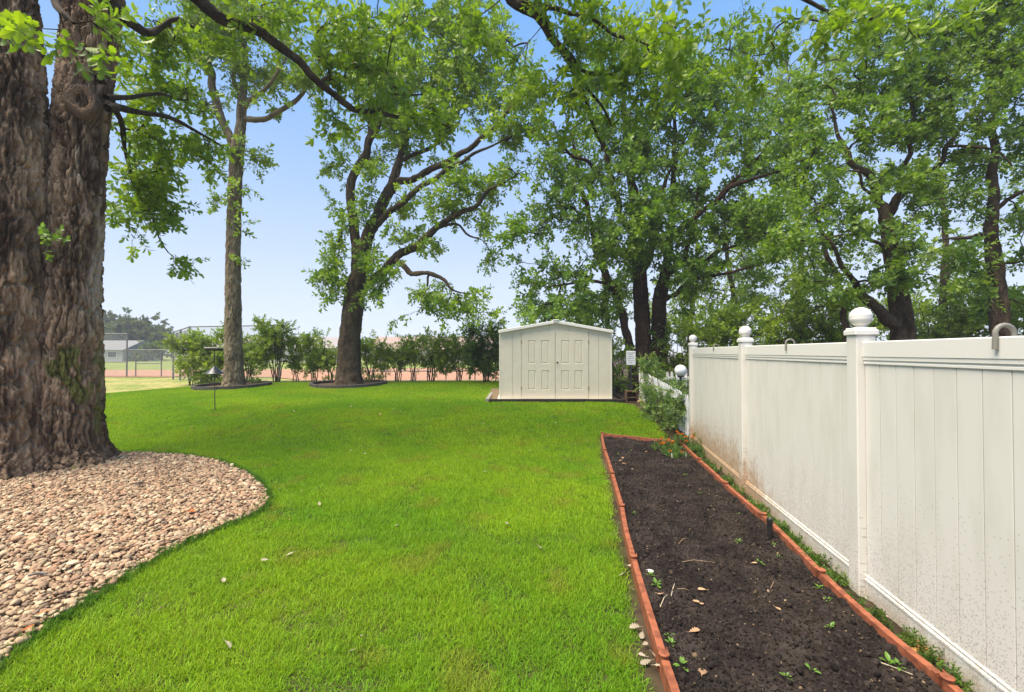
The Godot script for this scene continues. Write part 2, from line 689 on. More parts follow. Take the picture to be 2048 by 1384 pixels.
func twig_mesh(s: Skel, col: Color) -> MB:
	var b := MB.new()
	b.col = col
	for k in s.pos.size():
		if s.limb[k] or s.par[k] < 0:
			continue
		var a := s.pos[s.par[k]]
		var e := s.pos[k]
		var dir := (e - a)
		if dir.length_squared() < 1e-8:
			continue
		dir = dir.normalized()
		var r1 := s.rad[k]
		var r0 := minf(s.rad[s.par[k]], r1 * 1.35)
		var sides := 3 if r1 < 0.009 else 5
		var sd := dir.cross(Vector3.UP if absf(dir.y) < 0.9 else Vector3.RIGHT).normalized()
		var up := dir.cross(sd)
		var base := b.v.size()
		for j in sides:
			var an := TAU * j / sides
			var d := sd * cos(an) + up * sin(an)
			b.vert(a + d * r0, d)
			b.vert(e + d * r1, d)
		for j in sides:
			var p := base + j * 2
			var q := base + ((j + 1) % sides) * 2
			b.i.append_array([p, p + 1, q, q, p + 1, q + 1])
	return b

# leaf sprays at the twig ends
func leaf_out(s: Skel, parent: Node3D, kind: String, per_tip: int, scale: float, deep: Color, fresh: Color, hang := 0.25, back := 3) -> int:
	var set_ := spray_set(kind)
	var cps := [CopyList.new(), CopyList.new(), CopyList.new()]
	for ti in s.tips.size():
		var k := s.tips[ti]
		var own := s.hue[ti]
		for q in per_tip:
			var at := k
			for h in q % back:
				if s.par[at] >= 0 and not s.limb[s.par[at]]:
					at = s.par[at]
			var p := s.pos[at]
			var dir := (s.pos[at] - s.pos[maxi(s.par[at], 0)]).normalized()
			dir = (dir * 0.7 + rdir() * 0.75 + Vector3.DOWN * hang).normalized()
			var sc := scale * rnd(0.55, 1.3)
			var mixv := clampf(own * 0.5 + rng.randf() * 0.6 - 0.05, 0.0, 1.0)
			var cc := deep.lerp(fresh, mixv)
			cps[rng.randi() % 3].add(frame_y(dir, rng.randf() * TAU).scaled(Vector3.ONE * sc), p + rdir() * 0.05, cc)
	var total := 0
	for k in 3:
		if cps[k].cnt:
			many(parent, "foliage", set_[k], M.leaf, cps[k])
			total += cps[k].cnt
	return total

# a whole tree: limbs[0] is the trunk
func tree(nm: String, label: String, group: String, limbs: Array, blobs: Array, o: Dictionary) -> Node3D:
	var thin: float = o.get("thin", 1.0)
	if thin != 1.0:
		for l in limbs:
			for row in l:
				row[3] *= thin
	var first := limb_points([limbs[0][0]])[0] as Array
	var base := Vector3(first[0], gh(first[0], -first[2]), first[2])
	var t := thing(nm, label, o.get("category", "tree"), base, group)
	var s := Skel.new()
	var c0: Color = o.bark
	var c1: Color = o.get("bark_light", o.bark * 1.5)
	var nz := fnl(int(base.x * 77.0) + 5, 1.1, 4)
	var tone := func(p: Vector3, w: float) -> Color:
		return c0.lerp(c1, clampf(0.45 + 0.9 * nz.get_noise_3d(p.x * 3.0, p.y * 0.8, p.z * 3.0) + 0.5 * w, 0.0, 1.0))
	for k in limbs.size():
		var path := add_limb(s, limbs[k])
		var b := MB.new()
		var big: bool = limbs[k][0][3] > 0.16
		rough_tube(b, path, 20 if big else 9, o.get("bump", 0.05), k + 3, tone)
		part(t, "trunk" if k == 0 else "limb", b, M.bark)
	grow(s, blobs, o.get("dens", 5.0) * 1.15, o.get("bow", 0.1))
	thicken(s, o.get("twig", 0.0052))
	var tw := twig_mesh(s, c0 * 0.9)
	if tw.v.size():
		part(t, "twigs", tw, M.bark).set_meta("kind", "stuff")
	var cnt := leaf_out(s, t, o.get("leaf", "oak_far"), o.get("per_tip", 3) + 1, o.get("scale", 1.0), o.deep, o.fresh, o.get("hang", 0.25))
	return t

# ---------------------------------------------------------------- big barked stem (rings stay level)
func bark_stem(parent: Node3D, nm: String, rows: Array, sides: int, step: float, seed_: int, amp: float, plate: float, colour: Callable) -> void:
	var pts := spline(limb_points(rows), step)
	var cell := FastNoiseLite.new()
	cell.seed = seed_
	cell.noise_type = FastNoiseLite.TYPE_CELLULAR
	cell.cellular_return_type = FastNoiseLite.RETURN_DISTANCE2_SUB
	cell.cellular_distance_function = FastNoiseLite.DISTANCE_EUCLIDEAN
	cell.cellular_jitter = 1.0
	cell.frequency = 1.0 / plate
	var fine := fnl(seed_ + 1, 14.0, 3)
	var warp := fnl(seed_ + 2, 2.2, 2)
	var big := fnl(seed_ + 3, 0.8, 2)
	var grid := PackedVector3Array()
	var cols := PackedColorArray()
	for row in pts:
		var c := Vector3(row[0], row[1], row[2])
		for j in sides + 1:
			var a := TAU * (j % sides) / sides
			var d := Vector3(cos(a), 0, -sin(a))
			var q: Vector3 = c + d * row[3]
			var flare := maxf(0.0, 0.55 - c.y) / 0.55
			var lob := 1.0 + 0.10 * flare * sin(a * 5.0 + seed_) + 0.05 * big.get_noise_3d(q.x, q.y * 0.5, q.z)
			var wx := warp.get_noise_3d(q.x, q.y * 0.6, q.z) * 0.10
			var wz := warp.get_noise_3d(q.x + 31.0, q.y * 0.6, q.z) * 0.10
			var e := cell.get_noise_3d(q.x + wx, q.y * 0.19 + wx * 0.3, q.z + wz) + 1.0
			var e2 := cell.get_noise_3d(q.x * 2.3 + wz + 9.0, q.y * 0.34 + wz, q.z * 2.3 + wx) + 1.0
			var f := fine.get_noise_3d(q.x * 2.2, q.y * 0.5, q.z * 2.2)
			var ridge := smoothstep(0.0, 0.24, e)
			var hgt := ridge * 0.62 + smoothstep(0.0, 0.3, e2) * 0.22 + f * 0.14 + 0.16 * e
			grid.push_back(c + d * (row[3] * lob + (hgt - 0.75) * amp))
			cols.push_back(colour.call(q, ridge, f))
	var b := MB.new()
	b.sheet(grid, pts.size(), sides + 1, cols)
	part(parent, nm, b, M.bark_plain)

func _ready() -> void:
	rng.seed = 20240611
	# ---- camera
	var cam := Camera3D.new()
	cam.name = "camera"
	add_child(cam)
	cam.position = Vector3(0, EYE, 0)
	cam.rotation_degrees = Vector3(rad_to_deg(atan(12.0 / F)), 0, 0)
	cam.fov = rad_to_deg(2.0 * atan(692.0 / F))
	cam.near = 0.05
	cam.far = 900.0
	cam.current = true
	# ---- sky, exposure
	var env := Environment.new()
	var sky := Sky.new()
	var sm := ProceduralSkyMaterial.new()
	sm.sky_top_color = lin(0.07, 0.27, 0.64)
	sm.sky_horizon_color = lin(0.64, 0.70, 0.79)
	sm.sky_curve = 0.29
	sm.ground_horizon_color = lin(0.5, 0.5, 0.45)
	sm.ground_bottom_color = lin(0.2, 0.2, 0.15)
	sm.sky_energy_multiplier = 0.90
	sky.sky_material = sm
	env.background_mode = Environment.BG_SKY
	env.sky = sky
	env.tonemap_mode = Environment.TONE_MAPPER_LINEAR
	env.tonemap_exposure = 1.88
	env.fog_enabled = true
	env.fog_density = 0.0014
	env.fog_light_color = Color(0.93, 0.95, 0.98)
	env.sdfgi_enabled = true
	env.ssao_enabled = true
	env.ssil_enabled = true
	var we := WorldEnvironment.new()
	we.name = "world_environment"
	we.environment = env
	add_child(we)
	# ---- sun behind thin cloud: broad and soft
	var sun := DirectionalLight3D.new()
	sun.name = "sun"
	sun.light_energy = 1.6
	sun.light_color = Color(1.0, 0.945, 0.85)
	sun.light_angular_distance = 45.0
	sun.shadow_enabled = true
	sun.sky_mode = DirectionalLight3D.SKY_MODE_LIGHT_ONLY
	add_child(sun)
	sun.look_at_from_position(Vector3(-4.4, 11.0, 2.7), Vector3.ZERO)

	make_materials()
	build_ground()
	build_gravel()
	build_grass()
	build_fence()
	build_bed()
	build_shed()
	build_field()
	build_oak()
	build_lawn_trees()
	build_wood()
	build_shrubs()
	build_corner()
	build_small_things()

# ---------------------------------------------------------------- outlines on the ground, as (x, depth)
var gravel_poly := PackedVector2Array()
var lawn_poly := PackedVector2Array()
var bed_poly := PackedVector2Array()
var ring_b := Vector2()
var ring_c := Vector2()

const LEFT_EDGE := [[1.70, 8.52], [1.52, 7.37], [1.33, 5.97], [1.145, 4.70], [0.949, 3.53], [0.80, 2.39], [0.66, 1.2]]
const RIGHT_EDGE := [[2.976, 7.96], [2.80, 6.74], [2.61, 5.51], [2.477, 4.45], [2.255, 3.30], [2.126, 2.217], [1.93, 1.05]]
const POSTS := [[2.11, 0.92], [2.466, 3.18], [2.82, 5.44], [3.31, 8.23]]

func xd(p: Vector3) -> Vector2:
	return Vector2(p.x, -p.z)

func smooth_poly(pts: Array, step: float) -> PackedVector2Array:
	var rows := []
	for p in pts:
		rows.append([p.x, p.y, 0.0])
	var out := PackedVector2Array()
	for r in spline(rows, step):
		out.push_back(Vector2(r[0], r[1]))
	return out

func inside(p: Vector2, poly: PackedVector2Array) -> bool:
	return Geometry2D.is_point_in_polygon(p, poly)

func edge_x(edge: Array, d: float) -> float:
	for k in edge.size() - 1:
		if d <= edge[k][1] and d >= edge[k + 1][1]:
			return lerpf(edge[k + 1][0], edge[k][0], (d - edge[k + 1][1]) / (edge[k][1] - edge[k + 1][1]))
	return edge[0][0] if d > edge[0][1] else edge[-1][0]

func build_ground() -> void:
	var g := []
	for q in [[-260, 1560], [-90, 1405], [0, 1335], [100, 1255], [200, 1190], [300, 1130], [380, 1085], [450, 1056], [510, 1030], [537, 1002], [527, 976], [490, 946], [430, 923], [360, 912], [290, 908], [235, 908], [100, 903], [-120, 903], [-420, 920]]:
		g.append(xd(GP(q[0], q[1])))
	gravel_poly = smooth_poly(g, 0.1)
	gravel_poly.append_array([Vector2(-11.5, 5.5), Vector2(-10, 1.0)])
	ring_b = xd(GP(467, 773))
	ring_c = xd(GP(699, 770))
	lawn_poly = PackedVector2Array([Vector2(-12, 0.4), Vector2(0.45, 0.4)])
	for k in range(LEFT_EDGE.size() - 1, -1, -1):
		lawn_poly.push_back(Vector2(LEFT_EDGE[k][0] - 0.10 - 0.03 * (k % 2), LEFT_EDGE[k][1]))
	lawn_poly.append_array([Vector2(1.66, 8.62), Vector2(2.80, 8.16), Vector2(2.93, 8.7), Vector2(3.06, 10.1), Vector2(3.05, 11.45), Vector2(2.6, 11.95), Vector2(-0.7, 11.98), Vector2(-0.72, 14.9), Vector2(2.9, 14.95), Vector2(3.0, 17.6), Vector2(-10.5, 17.55), Vector2(-12.2, 16.4), Vector2(-13.6, 14.9), Vector2(-22.0, 13.2), Vector2(-22, 0.4)])
	bed_poly = PackedVector2Array()
	for q in LEFT_EDGE:
		bed_poly.push_back(Vector2(q[0], q[1]))
	for k in range(RIGHT_EDGE.size() - 1, -1, -1):
		bed_poly.push_back(Vector2(RIGHT_EDGE[k][0], RIGHT_EDGE[k][1]))

	var xs := []
	var ds := []
	var x := -260.0
	while x < 260.0:
		xs.append(x)
		x += 0.3 if x > -24.0 and x < 14.0 else (2.0 if absf(x) < 70.0 else 22.0)
	var d := -12.0
	while d < 270.0:
		ds.append(d)
		d += 0.3 if d < 30.0 else (2.0 if d < 90.0 else 24.0)
	var nz := fnl(31, 0.35, 4)
	var pts := PackedVector3Array()
	var cols := PackedColorArray()
	for dd in ds:
		for xx in xs:
			pts.push_back(gp(xx, dd, 0.012 * nz.get_noise_2d(xx * 3.0, dd * 3.0)))
			var w := nz.get_noise_2d(xx, dd)
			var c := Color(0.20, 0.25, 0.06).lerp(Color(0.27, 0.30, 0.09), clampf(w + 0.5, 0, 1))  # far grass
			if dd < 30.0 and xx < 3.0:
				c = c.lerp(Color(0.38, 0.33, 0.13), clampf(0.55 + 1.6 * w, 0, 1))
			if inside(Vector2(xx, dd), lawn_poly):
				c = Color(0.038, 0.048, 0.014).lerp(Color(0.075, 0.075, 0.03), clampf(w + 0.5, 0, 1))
			elif dd < 12.0 or xx > 2.9:
				c = Color(0.045, 0.033, 0.024).lerp(Color(0.10, 0.075, 0.045), clampf(w + 0.4, 0, 1))
			cols.push_back(c)
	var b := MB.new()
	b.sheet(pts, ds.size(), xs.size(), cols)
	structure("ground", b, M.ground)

# ---------------------------------------------------------------- river stones round the big oak
func stone_mesh(sd: int, sub := 1) -> ArrayMesh:
	var sp := SphereMesh.new()
	sp.radius = 1.0
	sp.height = 2.0
	sp.radial_segments = 12 if sub else 8
	sp.rings = 6 if sub else 4
	var arr := sp.get_mesh_arrays()
	var vv: PackedVector3Array = arr[Mesh.ARRAY_VERTEX]
	var nz := fnl(sd, 0.55, 2)
	var b := MB.new()
	var cut := [rdir(), rdir(), rdir()]
	for k in vv.size():
		var p := vv[k]
		p *= 1.0 + 0.32 * nz.get_noise_3dv(p)
		for cdir in cut:
			var over: float = p.dot(cdir) - 0.74
			if over > 0.0:
				p -= cdir * over * 0.8
		b.v.push_back(p)
		b.c.push_back(Color.WHITE)
		b.t.push_back(Vector2.ZERO)
		b.n.push_back(Vector3.ZERO)
	var ii: PackedInt32Array = arr[Mesh.ARRAY_INDEX]
	b.i = ii
	for k in range(0, ii.size(), 3):
		var a := b.v[ii[k]]
		var nn := (b.v[ii[k + 2]] - a).cross(b.v[ii[k + 1]] - a)
		for j in 3:
			b.n[ii[k + j]] += nn
	for k in b.n.size():
		# the seam and the poles repeat positions: lean on the radial direction there
		b.n[k] = (b.n[k].normalized() + b.v[k].normalized() * 0.25).normalized()
	return b.mesh()

const STONE_TONES := [[0.50, 0.35, 0.24], [0.56, 0.42, 0.29], [0.44, 0.28, 0.19], [0.62, 0.51, 0.37], [0.40, 0.29, 0.21], [0.55, 0.37, 0.27], [0.66, 0.56, 0.43], [0.30, 0.22, 0.17], [0.50, 0.41, 0.31], [0.47, 0.31, 0.23]]

func stone_tone() -> Color:
	var q: Array = STONE_TONES[rng.randi() % STONE_TONES.size()]
	var f := rnd(0.6, 1.12)
	f *= 0.92
	return Color(q[0] * f, q[1] * f * 0.93, q[2] * f * 0.82)

func build_gravel() -> void:
	var under := MB.new()
	under.col = Color(0.10, 0.07, 0.05)
	var tris := Geometry2D.triangulate_polygon(gravel_poly)
	for k in range(0, tris.size(), 3):
		var a := gravel_poly[tris[k]]
		var e := gravel_poly[tris[k + 1]]
		var f := gravel_poly[tris[k + 2]]
		if (e - a).cross(f - a) > 0:
			under.tri(gp(a.x, a.y, 0.016), gp(e.x, e.y, 0.016), gp(f.x, f.y, 0.016))
		else:
			under.tri(gp(a.x, a.y, 0.016), gp(f.x, f.y, 0.016), gp(e.x, e.y, 0.016))
	var bed := structure("gravel_bed", under, M.soil)
	var shapes := []
	for k in 5:
		shapes.append(stone_mesh(300 + k))
	var near := []
	var cps := []
	for k in 5:
		cps.append(CopyList.new())
	var spots := []
	var cell := {}
	for pass_ in 2:
		for k in 75000:
			var d := rnd(1.3, 8.2)
			var x := rnd(-11.5, -2.0)
			if not inside(Vector2(x, d), gravel_poly) or x < -1.45 * d - 1.2:
				continue
			var r := rnd(0.008, 0.020) if rng.randf() < 0.86 else rnd(0.020, 0.032)
			if pass_ == 0:
				r = rnd(0.012, 0.019)
			var q := Vector2i(int(floor(x / 0.028)), int(floor(d / 0.028)))
			var kk := [pass_, q]
			if cell.has(kk):
				continue
			cell[kk] = 1
			var up := 0.022 if pass_ == 0 else 0.040
			spots.append([x, d, r, up, pass_])
	for s in spots:
		var r: float = s[2]
		var bs := Basis.from_euler(Vector3(rnd(-0.5, 0.5), rng.randf() * TAU, rnd(-0.5, 0.5))) * Basis.from_scale(Vector3(r * rnd(0.95, 1.5), r * rnd(0.55, 0.85), r))
		var o := gp(s[0], s[1], s[3] + rnd(-0.006, 0.008))
		var cc := stone_tone()
		if s[4] == 1 and s[1] < 3.2 and s[0] > -1.16 * s[1]:
			near.append([s[1], bs, o, cc])
		else:
			cps[rng.randi() % 5].add(bs, o, cc)
	near.sort_custom(func(a, b): return a[0] < b[0])
	var tones := []
	for k in 8:
		var m: StandardMaterial3D = M.stone.duplicate()
		m.albedo_color = stone_tone().linear_to_srgb()
		tones.append(m)
	for k in near.size():
		if k < 300:
			var o := MeshInstance3D.new()
			o.name = "stone"
			o.mesh = shapes[k % 5]
			o.material_override = tones[rng.randi() % 8]
			o.transform = Transform3D(near[k][1], near[k][2])
			bed.add_child(o, true)
		else:
			cps[k % 5].add(near[k][1], near[k][2], near[k][3])
	var total := 0
	for k in 5:
		many(bed, "gravel", shapes[k], M.stone, cps[k])
		total += cps[k].cnt

# ---------------------------------------------------------------- lawn
func tuft_mesh(sd: int, blades: int, spread: float, tall: float, wide: float) -> ArrayMesh:
	var b := MB.new()
	for k in blades:
		var a := rng.randf() * TAU
		var rr := sqrt(rng.randf()) * spread
		var o := Vector3(cos(a) * rr, -0.006, sin(a) * rr)
		var lean := rnd(0.2, 1.75)
		var az := rng.randf() * TAU
		var out := Vector3(cos(az), 0, sin(az))
		var len_ := tall * rnd(0.45, 1.3)
		var w := wide * rnd(0.7, 1.2)
		var side := Vector3(-out.z, 0, out.x)
		var tone := rnd(0.42, 1.5)
		b.col = Color(tone * rnd(0.75, 1.35), tone, tone * rnd(0.6, 1.3))
		if rng.randf() < 0.05:
			b.col = Color(2.2, 1.35, 4.0)
		var base := b.v.size()
		var segs := 3
		for j in segs + 1:
			var u := float(j) / segs
			var an := lean * (0.35 + u * 0.9)
			var p := o + Vector3.UP * (len_ * u * cos(an * 0.55)) + out * (len_ * u * sin(an * 0.75))
			var nn := (Vector3.UP * sin(an * 0.9 + 0.12) - out * cos(an * 0.9 + 0.12)).normalized()
			var ww := w * (1.0 - u * u * 0.92)
			b.vert(p - side * ww, nn)
			b.vert(p + side * ww, nn)
		for j in segs:
			var p := base + j * 2
			b.i.append_array([p, p + 2, p + 1, p + 1, p + 2, p + 3])
	return b.mesh()

func on_lawn(x: float, d: float) -> bool:
	var p := Vector2(x, d)
	if not inside(p, lawn_poly) or inside(p, gravel_poly):
		return false
	if Vector2((x - ring_b.x), (d - ring_b.y)).length() < 1.18:
		return false
	if Vector2((x - ring_c.x), (d - ring_c.y)).length() < 1.30:
		return false
	return true

func build_grass() -> void:
	var holder := thing("lawn_grass", "mown bright green lawn grass covering the garden", "grass")
	holder.set_meta("kind", "stuff")
	var nz := fnl(41, 0.30, 3)
	var n2 := fnl(42, 1.7, 3)
	var bands := [
		# near, far, per m2, blades, spread, tall, wide
		[1.2, 4.2, 1250.0, 16, 0.055, 0.046, 0.0022],
		[4.2, 8.0, 760.0, 16, 0.075, 0.045, 0.0027],
		[8.0, 17.8, 380.0, 18, 0.10, 0.046, 0.0036],
	]
	var total := 0
	for bi in bands.size():
		var q: Array = bands[bi]
		var cps := []
		var shapes := []
		for k in 4:
			cps.append(CopyList.new())
			shapes.append(tuft_mesh(k, q[3], q[4], q[5], q[6]))
		var lo: float = q[0]
		var hi: float = q[1]
		var half := 1.25 * hi + 1.2
		var cnt := int(q[2] * (hi - lo) * half * 2.0)
		for k in cnt:
			var d := rnd(lo, hi)
			var x := rnd(-half, minf(half, 3.3))
			if absf(x) > 1.25 * d + 1.2 or not on_lawn(x, d):
				continue
			var w := nz.get_noise_2d(x, d)
			var w2 := n2.get_noise_2d(x, d)
			if w2 < -0.34 and rng.randf() < 0.5:
				continue
			var c := Color(0.205, 0.410, 0.012).lerp(Color(0.330, 0.505, 0.016), clampf(0.5 + w * 1.1 + w2 * 0.5, 0, 1))
			if n2.get_noise_2d(x * 0.7 + 40.0, d * 0.7) > 0.40:
				c = c.lerp(Color(0.36, 0.36, 0.05), 0.5)
			var f := rnd(0.85, 1.15)
			var sc := rnd(0.75, 1.2) * (1.0 + 0.25 * w2)
			cps[rng.randi() % 4].add(Basis(Vector3.UP, rng.randf() * TAU) * Basis.from_scale(Vector3(1, sc, 1)), gp(x, d), Color(c.r * f, c.g * f, c.b * f))
		for k in 4:
			if cps[k].cnt:
				many(holder, "tufts", shapes[k], M.grass, cps[k])
				total += cps[k].cnt
	# longer, uncut grass hanging over the edge of the gravel
	var lip := CopyList.new()
	var lm := tuft_mesh(9, 18, 0.05, 0.085, 0.0026)
	for k in gravel_poly.size() - 3:
		var a := gravel_poly[k]
		var e := gravel_poly[k + 1]
		for j in 9:
			var p := a.lerp(e, rng.randf()) + Vector2(rnd(-0.03, 0.05), rnd(-0.04, 0.04))
			if p.x > -1.4 * p.y - 1.0:
				var f := rnd(0.7, 1.0)
				lip.add(Basis(Vector3.UP, rng.randf() * TAU).scaled(Vector3(1, rnd(0.6, 1.15), 1)), gp(p.x, p.y), Color(0.13 * f, 0.29 * f, 0.014 * f))
	many(holder, "tufts", lm, M.grass, lip)

# ---------------------------------------------------------------- white vinyl privacy fence
const FENCE_LEN := 8.0

# vinyl with dirt splashed up from the ground: u runs along the fence, v up to 2 m
func dirt_texture() -> ImageTexture:
	var w := 1600
	var h := 400
	var streak := fnl(51, 1.0, 4)
	var speck := fnl(52, 1.0, 2)
	var blot := fnl(53, 1.0, 4)
	var data := PackedByteArray()
	data.resize(w * h * 3)
	var clean := Color(0.655, 0.635, 0.585)
	var brown := Color(0.36, 0.225, 0.13)
	var ochre := Color(0.50, 0.36, 0.22)
	var grime := Color(0.10, 0.085, 0.065)
	for y in h:
		var hgt := 2.0 * (1.0 - float(y) / h)
		for x in w:
			var s := FENCE_LEN * float(x) / w
			var c := clean
			var bl := blot.get_noise_2d(x * 0.02, y * 0.006)
			c = c.lerp(Color(0.60, 0.58, 0.525), clampf(bl * 1.2 + 0.2, 0, 1))
			# height the splashed earth reaches along the fence, wet stretch past the second post
			var reach := 0.22 + 0.50 * smoothstep(3.3, 4.9, s) - 0.06 * smoothstep(6.6, 7.6, s)
			reach += 0.16 * streak.get_noise_2d(x * 0.05, 3.0)
			if hgt < reach + 0.25:
				var st := streak.get_noise_2d(x * 0.30, y * 0.020) * 0.5 + blot.get_noise_2d(x * 0.05, y * 0.05) * 0.35 + speck.get_noise_2d(x * 0.9, y * 0.9) * 0.35
				var p := (reach - hgt) / reach
				var heavy := 0.35 + 0.75 * smoothstep(3.2, 4.6, s)
				var amt := smoothstep(-0.05, 0.85, p * 1.05 + st * 0.75 - 0.12) * heavy
				c = c.lerp(ochre.lerp(brown, clampf(0.5 + st, 0, 1)), clampf(amt * 1.15, 0, 0.95))
			# mud specks
			if hgt < 0.95:
				var sp := speck.get_noise_2d(x * 0.55 + 77.0, y * 0.45)
				if sp > 0.36 + 0.34 * smoothstep(0.05, 0.9, hgt):
					c = c.lerp(grime, 0.55)
			var q := c.linear_to_srgb()
			var k := (y * w + x) * 3
			data[k] = int(clampf(q.r, 0, 1) * 255)
			data[k + 1] = int(clampf(q.g, 0, 1) * 255)
			data[k + 2] = int(clampf(q.b, 0, 1) * 255)
	return ImageTexture.create_from_image(Image.create_from_data(w, h, false, Image.FORMAT_RGB8, data))

# profile (out, up) swept along the fence between two stations; textured by station and height
func sweep(b: MB, a: Vector3, dir: Vector3, out: Vector3, s0: float, s1: float, prof: Array, closed := true) -> void:
	var m := prof.size()
	var uvp := func(s: float, h: float) -> Vector2: return Vector2(s / FENCE_LEN, 1.0 - clampf(h, 0.0, 1.99) / 2.0)
	for k in m if closed else m - 1:
		var p: Vector2 = prof[k]
		var q: Vector2 = prof[(k + 1) % m]
		var A := a + dir * s0 + out * p.x + Vector3.UP * p.y
		var B := a + dir * s1 + out * p.x + Vector3.UP * p.y
		var C := a + dir * s1 + out * q.x + Vector3.UP * q.y
		var D := a + dir * s0 + out * q.x + Vector3.UP * q.y
		b.quad_uv(A, B, C, D, uvp.call(s0 + a_s, p.y), uvp.call(s1 + a_s, p.y), uvp.call(s1 + a_s, q.y), uvp.call(s0 + a_s, q.y))
	if closed:
		for e in [[s0, -1.0], [s1, 1.0]]:
			var f := []
			for p in prof:
				f.append(a + dir * e[0] + out * p.x + Vector3.UP * p.y)
			for k in range(1, m - 1):
				if e[1] < 0:
					b.tri(f[0], f[k + 1], f[k])
				else:
					b.tri(f[0], f[k], f[k + 1])

var a_s := 0.0

